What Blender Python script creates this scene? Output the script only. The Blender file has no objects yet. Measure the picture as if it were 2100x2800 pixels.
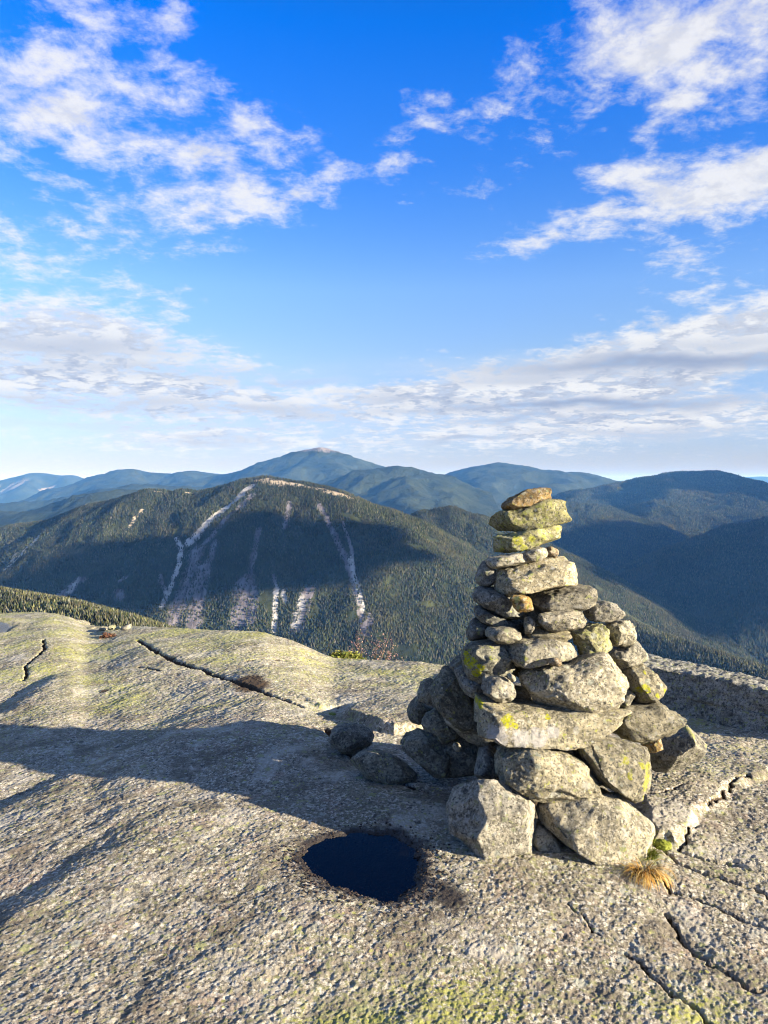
import bpy, bmesh, math, random
import numpy as np
from mathutils import Vector, Matrix
R = math.radians
random.seed(7); RNG = np.random.default_rng(7)
S = bpy.context.scene
COL = S.collection

# ------------------------------------------------------------------ camera geometry (full photo pixels 2100x2800)
F, CX, CY, HOR = 2037.0, 1050.0, 1400.0, 1314.0
H = 1.6
TH = math.atan((CY - HOR) / F)
cT, sT = math.cos(TH), math.sin(TH)
CAM = np.array([0.0, 0.0, H])
CR = dict(full=(0, 0, 1), A=(1050, 1280, 1.7463), B=(1050, 1850, 1.7463), E=(0, 1660, 4.1475), W=(0, 0, .79), G=(1050, 2250, 1.58),
          K=(850, 1780, 4.1475), C=(0, 1180, 1.58), D=(1250, 1300, 3.0164), Q=(1650, 1900, 3.6867))

def full(crop, pts):
    x0, y0, s = CR[crop]
    p = np.asarray(pts, float)
    return np.stack([x0 + p[:, 0] / s, y0 + p[:, 1] / s], 1)

def rays(P):
    a = (P[:, 0] - CX) / F; b = -(P[:, 1] - CY) / F
    d = np.stack([a, cT + b * sT, -sT + b * cT], 1)
    return d

def at_depth(P, Y):
    d = rays(P)
    return CAM + d * (np.asarray(Y, float) / d[:, 1])[:, None]

def on_plane(crop, pts, z=0.0):
    d = rays(full(crop, pts))
    t = (z - H) / d[:, 2]
    return (CAM + d * t[:, None])[:, :2]

# ------------------------------------------------------------------ numpy noise
_perm = np.random.default_rng(11).permutation(512) % 256
_perm = np.concatenate([_perm, _perm, _perm])
_g = np.random.default_rng(5).normal(size=(256, 3)); _g /= np.linalg.norm(_g, axis=1)[:, None]

def perlin(p):
    i = np.floor(p).astype(np.int64); f = p - i
    u = f * f * f * (f * (f * 6 - 15) + 10)
    i &= 255
    out = 0
    for dx in (0, 1):
        wx = u[:, 0] if dx else 1 - u[:, 0]
        hx = _perm[i[:, 0] + dx]
        for dy in (0, 1):
            wy = u[:, 1] if dy else 1 - u[:, 1]
            hy = _perm[hx + i[:, 1] + dy]
            for dz in (0, 1):
                wz = u[:, 2] if dz else 1 - u[:, 2]
                g = _g[_perm[hy + i[:, 2] + dz] & 255]
                out = out + wx * wy * wz * (g[:, 0] * (f[:, 0] - dx) + g[:, 1] * (f[:, 1] - dy) + g[:, 2] * (f[:, 2] - dz))
    return out * 1.5

def fbm(p, octs=4, gain=.5, lac=2.03, ridged=False):
    a, s, out = 1.0, 1.0, 0
    for k in range(octs):
        n = perlin(p * s + 17.3 * k)
        if ridged: n = 1 - 2 * np.abs(n)
        out = out + a * n; a *= gain; s *= lac
    return out

def sstep(a, b, x):
    t = np.clip((x - a) / (b - a), 0, 1)
    return t * t * (3 - 2 * t)

def polydist(P, line, closed=False):
    L = np.asarray(line, float)
    if closed: L = np.vstack([L, L[:1]])
    best = np.full(len(P), 1e9); par = np.zeros(len(P)); n = len(L) - 1
    for k in range(n):
        a, b = L[k], L[k + 1]; ab = b - a; l2 = max(ab @ ab, 1e-12)
        t = np.clip(((P - a) @ ab) / l2, 0, 1)
        d = np.hypot(P[:, 0] - a[0] - t * ab[0], P[:, 1] - a[1] - t * ab[1])
        m = d < best
        best[m] = d[m]; par[m] = k + t[m]
    return best, par

def inside(P, poly):
    L = np.asarray(poly, float); r = np.zeros(len(P), bool); j = len(L) - 1
    for i in range(len(L)):
        xi, yi = L[i]; xj, yj = L[j]
        if yi != yj:
            r ^= ((yi > P[:, 1]) != (yj > P[:, 1])) & (P[:, 0] < (xj - xi) * (P[:, 1] - yi) / (yj - yi) + xi)
        j = i
    return r

# ------------------------------------------------------------------ objects
def tag(o, label=None, cat=None, group=None, kind=None):
    if label: o['label'] = label
    if cat: o['category'] = cat
    if group: o['group'] = group
    if kind: o['kind'] = kind
    return o

def mesh_np(name, V, faces, mat, n=4, smooth=True, attrs=None, cols=None, parent=None, loc=None):
    me = bpy.data.meshes.new(name)
    V = np.ascontiguousarray(V, np.float32); faces = np.ascontiguousarray(faces, np.int32)
    nf = len(faces)
    me.vertices.add(len(V)); me.vertices.foreach_set('co', V.ravel())
    me.loops.add(nf * n); me.loops.foreach_set('vertex_index', faces.ravel())
    me.polygons.add(nf); me.polygons.foreach_set('loop_start', np.arange(0, nf * n, n, dtype=np.int32))
    me.polygons.foreach_set('use_smooth', np.full(nf, smooth, bool))
    for k, v in (attrs or {}).items():
        at = me.attributes.new(k, 'FLOAT', 'POINT'); at.data.foreach_set('value', np.ascontiguousarray(v, np.float32))
    if cols is not None:
        at = me.attributes.new('tint', 'FLOAT_COLOR', 'POINT')
        at.data.foreach_set('color', np.ascontiguousarray(np.hstack([cols, np.ones((len(cols), 1))]), np.float32).ravel())
    me.update(calc_edges=True); me.validate()
    if mat: me.materials.append(mat)
    o = bpy.data.objects.new(name, me); COL.objects.link(o)
    if parent: o.parent = parent
    if loc is not None: o.location = loc
    return o

def grid_faces(nu, nv):
    i = np.arange(nu - 1)[:, None] * nv + np.arange(nv - 1)[None, :]
    return np.stack([i, i + nv, i + nv + 1, i + 1], -1).reshape(-1, 4)

# ------------------------------------------------------------------ materials
class NT:
    def __init__(s, tree): s.t = tree
    def n(s, typ, **kw):
        nd = s.t.nodes.new(typ)
        for k, v in kw.items():
            if k.startswith('i_'):
                key = k[2:]; key = int(key) if key.isdigit() else key.replace('_', ' ')
                s.set(nd.inputs[key], v)
            else: setattr(nd, k, v)
        return nd
    def set(s, sock, v):
        if isinstance(v, bpy.types.NodeSocket): s.t.links.new(v, sock)
        else: sock.default_value = v
    def m(s, op, a, b=0.0, c=0.0, clamp=False):
        nd = s.t.nodes.new('ShaderNodeMath'); nd.operation = op; nd.use_clamp = clamp
        for k, v in enumerate((a, b, c)): s.set(nd.inputs[k], v)
        return nd.outputs[0]
    def mix(s, f, a, b):
        nd = s.t.nodes.new('ShaderNodeMix'); nd.data_type = 'RGBA'
        s.set(nd.inputs[0], f)
        for k, v in ((6, a), (7, b)):
            if not isinstance(v, bpy.types.NodeSocket): v = tuple(v) + ((1,) if len(v) == 3 else ())
            s.set(nd.inputs[k], v)
        return nd.outputs[2]
    def ramp(s, f, a, b):
        nd = s.t.nodes.new('ShaderNodeMapRange'); nd.interpolation_type = 'SMOOTHSTEP'
        s.set(nd.inputs[0], f); s.set(nd.inputs[1], a); s.set(nd.inputs[2], b)
        return nd.outputs[0]
    def noise(s, vec, scale, detail=4, rough=.55, dist=0.0):
        nd = s.n('ShaderNodeTexNoise'); s.set(nd.inputs['Vector'], vec)
        for k, v in (('Scale', scale), ('Detail', detail), ('Roughness', rough), ('Distortion', dist)): s.set(nd.inputs[k], v)
        return nd.outputs[0]
    def rosettes(s, c, v, scale, amount, cols, rmax=.42):
        # crust lichens: crisp edged round patches, some cells only
        wv = s.n('ShaderNodeTexNoise'); s.set(wv.inputs['Vector'], v); wv.inputs['Scale'].default_value = scale * 2.2; wv.inputs['Detail'].default_value = 4
        w2 = s.n('ShaderNodeVectorMath', operation='MULTIPLY_ADD'); s.set(w2.inputs[0], wv.outputs[1]); w2.inputs[1].default_value = (.7 / scale,) * 3; s.set(w2.inputs[2], v)
        vo = s.n('ShaderNodeTexVoronoi'); s.set(vo.inputs['Vector'], w2.outputs[0]); vo.inputs['Scale'].default_value = scale
        sp = s.n('ShaderNodeSeparateColor'); s.set(sp.inputs[0], vo.outputs['Color'])
        rad = s.m('MULTIPLY', sp.outputs[1], rmax)
        m = s.m('MULTIPLY', s.m('LESS_THAN', sp.outputs[0], amount), s.ramp(s.m('SUBTRACT', rad, vo.outputs['Distance']), -.02, .05))
        m = s.m('MULTIPLY', m, s.ramp(s.noise(v, scale * 7, 3, .7), .30, .48))
        col = s.mix(s.ramp(sp.outputs[2], .3, .34), cols[0], s.mix(s.ramp(sp.outputs[2], .66, .7), cols[1], cols[2]))
        return s.mix(s.m('MULTIPLY', m, .85), c, col)
    def attr(s, name):
        return s.n('ShaderNodeAttribute', attribute_name=name).outputs['Fac']

def new_mat(name):
    m = bpy.data.materials.new(name); m.use_nodes = True
    t = m.node_tree; t.nodes.clear()
    out = t.nodes.new('ShaderNodeOutputMaterial'); b = t.nodes.new('ShaderNodeBsdfPrincipled')
    t.links.new(b.outputs[0], out.inputs[0])
    return m, NT(t), b

def simple_mat(name, col, rough=.8, spec=.3, var=0.0, scale=20):
    m, N, b = new_mat(name)
    c = tuple(col)
    if var:
        tc = N.n('ShaderNodeTexCoord').outputs['Object']
        f = N.noise(tc, scale, 4)
        c = N.mix(f, [x * (1 - var) for x in col], [min(1, x * (1 + var)) for x in col])
        N.set(b.inputs['Base Color'], c)
    else: b.inputs['Base Color'].default_value = c + (1,)
    b.inputs['Roughness'].default_value = rough; b.inputs['Specular IOR Level'].default_value = spec
    return m

def stone_mat(name, base, pale=.5, lichen=0.0, warm=0.0, dark=.35):
    m, N, b = new_mat(name)
    tc = N.n('ShaderNodeTexCoord').outputs['Object']
    rnd = N.n('ShaderNodeObjectInfo').outputs['Random']
    off = N.n('ShaderNodeVectorMath', operation='ADD'); N.set(off.inputs[0], tc)
    cmb = N.n('ShaderNodeCombineXYZ'); N.set(cmb.inputs[0], N.m('MULTIPLY', rnd, 37.0)); N.set(cmb.inputs[1], N.m('MULTIPLY', rnd, 91.0))
    N.set(off.inputs[1], cmb.outputs[0]); v = off.outputs[0]
    bd = np.array(base)
    c = N.mix(N.ramp(N.noise(v, 13, 7, .65), .40, .60), bd * .6, bd * 1.25)
    c = N.mix(N.m('MULTIPLY', N.ramp(N.noise(v, 14, 4), .5, .68), warm), c, (.40, .27, .13))
    # crystals: pale and dark grains
    g1 = N.noise(v, 62, 4, .7); g2 = N.noise(v, 88, 5, .75)
    c = N.mix(N.m('MULTIPLY', N.ramp(g1, .50, .59), .8 * pale), c, (.60, .56, .45))
    c = N.mix(N.m('MULTIPLY', N.ramp(g2, .52, .60), .85), c, (.04, .038, .036))
    # dull dark crust lichen in patches
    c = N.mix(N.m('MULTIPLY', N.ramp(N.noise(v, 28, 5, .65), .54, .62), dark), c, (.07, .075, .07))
    # grey-white crust lichen
    c = N.mix(N.m('MULTIPLY', N.ramp(N.noise(v, 19, 6, .6, .4), .60, .66), .6 * pale), c, (.5, .5, .47))
    c = N.rosettes(c, v, 24, .45, ((.33, .34, .27), (.05, .052, .048), (.27, .29, .15)))
    c = N.rosettes(c, v, 55, .4, ((.40, .40, .34), (.04, .04, .04), (.33, .33, .12)))
    # green-yellow lichen
    ln = N.noise(v, 34, 6, .68)
    c = N.mix(N.m('MULTIPLY', N.ramp(N.m('ADD', ln, lichen * .12), .60, .66), .8), c, (.30, .32, .09))
    pt = N.attr('patch')
    pm = N.m('MULTIPLY', N.ramp(N.m('ADD', N.noise(v, 48, 7, .8), N.m('MULTIPLY', pt, .40)), .72, .79), .92)
    pm = N.m('MULTIPLY', pm, N.ramp(N.noise(v, 105, 5, .8), .40, .52))
    c = N.mix(pm, c, N.mix(N.noise(v, 60, 3), (.28, .31, .04), (.46, .43, .05)))
    wt = N.attr('white')
    c = N.mix(N.m('MULTIPLY', N.ramp(N.m('ADD', N.noise(v, 34, 7, .8), N.m('MULTIPLY', wt, .34)), .68, .78), .8), c, N.mix(N.noise(v, 70, 5, .7), (.16, .155, .15), (.56, .54, .51)))
    tone = N.n('ShaderNodeHueSaturation'); N.set(tone.inputs['Color'], c); N.set(tone.inputs['Value'], N.m('ADD', .56, N.m('MULTIPLY', rnd, .36))); N.set(tone.inputs['Saturation'], N.m('ADD', .75, N.m('MULTIPLY', N.m('FRACT', N.m('MULTIPLY', rnd, 13.7)), .5)))
    N.set(b.inputs['Base Color'], tone.outputs[0])
    b.inputs['Roughness'].default_value = .85; b.inputs['Specular IOR Level'].default_value = .25
    bp = N.n('ShaderNodeBump'); bp.inputs['Strength'].default_value = .9; bp.inputs['Distance'].default_value = .010
    hgt = N.m('ADD', N.m('MULTIPLY', N.noise(v, 48, 8, .75), 1.2), N.m('MULTIPLY', N.noise(v, 190, 4, .7), .3))
    N.set(bp.inputs['Height'], hgt); N.set(b.inputs['Normal'], bp.outputs[0])
    return m

def ground_mat():
    m, N, b = new_mat('granite_bedrock')
    v = N.n('ShaderNodeTexCoord').outputs['Object']
    c = N.mix(N.ramp(N.noise(v, 1.6, 6, .6), .35, .65), (.205, .175, .124), (.36, .315, .23))
    c = N.mix(N.m('MULTIPLY', N.ramp(N.noise(v, 5, 6, .65), .50, .64), .55), c, (.36, .26, .20))      # pink feldspar
    c = N.mix(N.m('MULTIPLY', N.ramp(N.noise(v, 44, 4, .7), .50, .58), .8), c, (.68, .63, .52))    # pale grains
    c = N.mix(N.m('MULTIPLY', N.ramp(N.noise(v, 62, 5, .75), .52, .58), .9), c, (.05, .042, .042))    # dark grains
    c = N.mix(N.m('MULTIPLY', N.ramp(N.noise(v, 22, 6, .7), .55, .65), .5), c, (.09, .085, .075))    # dark crust
    c = N.mix(N.m('MULTIPLY', N.ramp(N.noise(v, 3.1, 7, .7, .6), .48, .62), .65), c, (.115, .092, .065))
    c = N.mix(N.m('MULTIPLY', N.ramp(N.noise(v, 2.3, 7, .7, .5), .52, .64), .65), c, (.50, .46, .385))
    # lichens: thin green wash + bright yellow-green clumps
    L = N.attr('lichen')
    a = N.m('ADD', N.noise(v, 31, 7, .75), N.m('MULTIPLY', L, .13))
    c = N.mix(N.m('MULTIPLY', N.ramp(a, .53, .64), .55), c, (.34, .345, .14))
    a2 = N.m('ADD', N.noise(v, 34, 7, .85), N.m('MINIMUM', N.m('MULTIPLY', N.m('ADD', L, N.m('MULTIPLY', N.m('SUBTRACT', N.noise(v, 2.6, 5, .65), .5), 1.6)), .30), .20))
    c = N.mix(N.m('MULTIPLY', N.ramp(a2, .68, .73), .8), c, (.36, .36, .075))
    a3 = N.m('ADD', N.noise(v, 46, 5, .7), 0)
    c = N.mix(N.m('MULTIPLY', N.ramp(a3, .62, .67), .5), c, (.44, .43, .37))
    c = N.rosettes(c, v, 17, .42, ((.38, .38, .31), (.06, .058, .052), (.30, .31, .14)))
    c = N.rosettes(c, v, 46, .45, ((.50, .48, .42), (.045, .04, .04), (.38, .38, .10)))
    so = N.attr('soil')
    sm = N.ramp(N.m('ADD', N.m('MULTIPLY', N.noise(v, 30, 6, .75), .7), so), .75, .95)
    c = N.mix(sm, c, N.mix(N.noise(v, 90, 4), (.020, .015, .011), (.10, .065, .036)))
    wet = N.attr('wet')
    wm = N.ramp(N.m('ADD', N.m('MULTIPLY', N.noise(v, 26, 7, .8), .8), wet), .72, 1.12)
    c = N.mix(wm, c, N.mix(N.noise(v, 120, 3), (.014, .011, .010), (.055, .045, .038)))
    N.set(b.inputs['Base Color'], c)
    N.set(b.inputs['Roughness'], N.m('SUBTRACT', .88, N.m('MULTIPLY', wm, .45)))
    b.inputs['Specular IOR Level'].default_value = .25
    bp = N.n('ShaderNodeBump'); bp.inputs['Strength'].default_value = .95; bp.inputs['Distance'].default_value = .011
    N.set(bp.inputs['Height'], N.m('ADD', N.noise(v, 62, 8, .8), N.m('MULTIPLY', N.noise(v, 170, 4, .7), .35)))
    N.set(b.inputs['Normal'], bp.outputs[0])
    return m

def hill_mat(name, lo, hi, scale, bump=3.0):
    m, N, b = new_mat(name)
    v = N.n('ShaderNodeTexCoord').outputs['Object']
    c = N.mix(N.ramp(N.noise(v, scale, 8, .65), .35, .65), lo, hi)
    c = N.mix(N.m('MULTIPLY', N.ramp(N.noise(v, scale * 6, 6, .7), .52, .68), .5), c, np.array(hi) * 1.25)
    c = N.mix(N.m('MULTIPLY', N.ramp(N.noise(v, scale * 4, 6, .7), .52, .68), .6), c, np.array(lo) * .5)
    rk = N.attr('rock')
    st = N.n('ShaderNodeVectorMath', operation='MULTIPLY'); N.set(st.inputs[0], v); st.inputs[1].default_value = (1, .25, .12)
    streak = N.noise(st.outputs[0], .09, 6, .7)
    rock = N.mix(N.ramp(streak, .35, .62), (.075, .066, .073), (.20, .18, .19))
    pale = N.attr('pale')
    rock = N.mix(N.m('MULTIPLY', pale, .9), rock, N.mix(N.ramp(N.noise(v, .05, 5, .7), .35, .6), (.25, .23, .20), (.52, .50, .47)))
    tan = N.attr('tan')
    rm = N.ramp(N.m('ADD', N.m('ADD', N.m('MULTIPLY', N.noise(v, .05, 7, .8), .6), N.m('MULTIPLY', streak, .5)), rk), .80, 1.0)
    rock = N.mix(tan, rock, (.42, .34, .24))
    c = N.mix(rm, c, rock)
    N.set(b.inputs['Base Color'], c)
    b.inputs['Roughness'].default_value = .95; b.inputs['Specular IOR Level'].default_value = .1
    bp = N.n('ShaderNodeBump'); bp.inputs['Strength'].default_value = .8; bp.inputs['Distance'].default_value = bump
    N.set(bp.inputs['Height'], N.noise(v, scale * 10, 6, .7)); N.set(b.inputs['Normal'], bp.outputs[0])
    return m

def tint_mat(name, rough=.9, transl=0.0):
    m, N, b = new_mat(name)
    a = N.n('ShaderNodeAttribute', attribute_name='tint')
    N.set(b.inputs['Base Color'], a.outputs['Color'])
    b.inputs['Roughness'].default_value = rough; b.inputs['Specular IOR Level'].default_value = .15
    return m

M = dict(
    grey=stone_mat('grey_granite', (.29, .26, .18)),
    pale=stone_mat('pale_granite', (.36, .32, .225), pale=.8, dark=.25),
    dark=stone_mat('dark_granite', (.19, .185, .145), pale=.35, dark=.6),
    warm=stone_mat('rusty_granite', (.32, .22, .10), warm=.8),
    olive=stone_mat('lichen_granite', (.30, .28, .13), lichen=.45),
    yellow=stone_mat('yellow_lichen_granite', (.30, .28, .16), lichen=.75),
    tree=tint_mat('conifer_needles'))

# ------------------------------------------------------------------ bedrock summit
EDGE = np.array([  # photo column, row (W scale), distance of the slab's outer edge
    (-700, 1335, 15), (-200, 1330, 15), (0, 1326, 14.5), (70, 1321, 14), (110, 1322, 13.6), (150, 1331, 13), (185, 1350, 12.2), (230, 1354, 11.4), (285, 1353, 10.8),
    (400, 1356, 9.9), (500, 1359, 9.4), (570, 1365, 9.1), (640, 1386, 8.7), (690, 1408, 8.4), (720, 1419, 8.25), (800, 1424, 8.0), (900, 1430, 7.6),
    (970, 1438, 7.3), (1100, 1450, 7.2), (1250, 1462, 7.3), (1400, 1475, 7.2), (1660, 1500, 6.8), (2400, 1540, 6.8)], float)
_eF = full('W', EDGE[:, :2]); _eR = rays(_eF)
_eAz = np.arctan2(_eR[:, 0], _eR[:, 1])
_eH = np.hypot(_eR[:, 0], _eR[:, 1])
_eZ = H + EDGE[:, 2] * _eR[:, 2] / _eH
_fa = np.radians(np.linspace(-120, 120, 4801))
def _smooth(v, n=40):
    k = np.exp(-(np.linspace(-2, 2, 2 * n + 1)) ** 2); k /= k.sum()
    return np.convolve(np.pad(v, n, mode='edge'), k, 'valid')
_fD = _smooth(_smooth(np.interp(_fa, _eAz, EDGE[:, 2]), 150), 150); _fZ = np.interp(_fa, _eAz, _eZ)
_fT = _smooth((np.interp(_fa, _eAz, (_eZ - H) / EDGE[:, 2])), 16)      # sight line slope to the rim
_fZ = H + _fT * _fD

def base_z(P):
    x, y = P[:, 0], P[:, 1]
    r = np.hypot(x, y); az = np.arctan2(x, y)
    D = np.interp(az, _fa, _fD); ze = np.interp(az, _fa, _fZ)
    t = np.clip((r - 3.2) / (D - 3.2), 0, 1)
    z = ze * t ** 1.25
    z = z - .085 * (np.logaddexp(0, (-x - .55) / .3) * .3) * (1 - sstep(.15, .8, t)) * sstep(.5, 2.0, r)
    o = np.maximum(r - D, 0)
    return z - (o * .25 + np.where(o < 1.5, .3 * o * o, .675 + .9 * (o - 1.5)))

def hit(crop, pts):
    d = rays(full(crop, pts)); d /= np.hypot(d[:, 0], d[:, 1])[:, None]
    out = np.zeros((len(d), 2)); done = np.zeros(len(d), bool)
    for t in np.geomspace(1.2, 40, 1500):
        p = CAM + d * t
        h = (~done) & (p[:, 2] <= base_z(p[:, :2]))
        out[h] = p[h, :2]; done |= h
    return out

PUD = on_plane('W', [(660, 1846), (680, 1824), (712, 1810), (770, 1800), (845, 1803), (890, 1828), (900, 1866), (890, 1903), (850, 1940), (785, 1926), (728, 1908), (688, 1884)], -.02)
POOL2 = hit('E', [(-160, 200), (-40, 190), (60, 195), (125, 212), (80, 235), (50, 262), (-30, 275), (-160, 270)])
POOLZ = float(base_z(POOL2).mean())
CRACKS = [  # crop, polyline, half width (m), depth (m)
    ('W', [(298, 1383), (330, 1406), (385, 1430), (440, 1441), (505, 1472), (530, 1482), (565, 1492), (612, 1512), (655, 1527)], .018, .05),
    ('W', [(300, 1440), (345, 1448), (400, 1442)], .010, .02),
    ('W', [(92, 1383), (97, 1399), (72, 1420), (54, 1440), (58, 1452), (50, 1466)], .010, .04),
    ('W', [(535, 1424), (570, 1420), (615, 1423)], .02, .03),
    ('G', [(1150, 75), (1250, 150), (1380, 200), (1500, 235), (1600, 262), (1659, 305), (1760, 350)], .012, .05),
    ('G', [(1185, 230), (1240, 285), (1330, 305), (1420, 330), (1510, 372), (1659, 445), (1750, 470)], .010, .035),
    ('G', [(1240, 370), (1285, 470), (1330, 525), (1400, 572), (1500, 645), (1580, 690), (1659, 722), (1750, 770)], .012, .05),
    ('G', [(790, 345), (850, 385), (880, 425), (940, 465)], .007, .02),
    ('G', [(1050, 540), (1100, 580), (1150, 620), (1190, 690), (1290, 755), (1380, 830), (1430, 880)], .012, .045),
    ('Q', [(330, 1080), (560, 1090), (800, 1010)], .008, .015),
    ('Q', [(1470, 900), (1320, 920), (1240, 1040), (1170, 1120), (1040, 1170)], .010, .03),
    ('Q', [(930, 1330), (820, 1420), (760, 1530), (900, 1590), (1100, 1640), (1350, 1690), (1659, 1780)], .011, .045),
    ('W', [(705, 1590), (740, 1635), (800, 1665), (850, 1685), (930, 1712)], .02, .05),
]
CRK = [(hit(c, l), w, d) for c, l, w, d in CRACKS]
BLOCK = hit('W', [(560, 1470), (640, 1505), (690, 1532), (735, 1532), (752, 1562), (800, 1585), (850, 1600), (920, 1590), (1000, 1560), (1050, 1500), (980, 1440), (800, 1430), (650, 1440)])
SLABR = on_plane('Q', [(60, 700), (330, 1080), (450, 1440), (620, 1440), (760, 1500), (830, 1400), (920, 1330), (1000, 1200), (1040, 1170), (1170, 1130), (1240, 1040), (1320, 930), (1470, 880), (1660, 760), (1900, 600), (1700, 300), (700, 100)], 0)

TROUGH = [(hit('W', l), a_, w_) for l, a_, w_ in (([(-140, 2090), (0, 2000), (120, 1915), (235, 1838), (340, 1785)],   .030, .20), ([(-120, 1620), (0, 1548), (70, 1505), (130, 1464), (200, 1440)], .034, .28), ([(-60, 1770), (60, 1715), (170, 1668), (260, 1640)], .02, .12))]

def crk(P):
    r = np.zeros(len(P)); soil = np.zeros(len(P))
    w = np.stack([fbm(np.stack([P[:, 0] * 9, P[:, 1] * 9, P[:, 0] * 0 + k], 1), 3) for k in (3.3, 7.7)], 1) * .022 + np.stack([fbm(np.stack([P[:, 0] * 34, P[:, 1] * 34, P[:, 0] * 0 + k], 1), 3, .6) for k in (13.3, 17.7)], 1) * .009
    for line, hw, dp in CRK:
        lo, hi = line.min(0) - .3, line.max(0) + .3
        m = (P[:, 0] > lo[0]) & (P[:, 0] < hi[0]) & (P[:, 1] > lo[1]) & (P[:, 1] < hi[1])
        if not m.any(): continue
        d, par = polydist(P[m] + w[m], line)
        dist = np.hypot(P[m][:, 0], P[m][:, 1]); sc = np.clip(dist / 3.8, .6, 2.0)
        e = np.exp(-(d / (hw * sc * .75)) ** 4)
        r[m] = np.minimum(r[m], -dp * e - .10 * dp * np.exp(-(d / (hw * 4)) ** 2)); soil[m] = np.maximum(soil[m], 1.0 * np.exp(-(d / (hw * sc * 1.0)) ** 2))
    return r, soil

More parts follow.
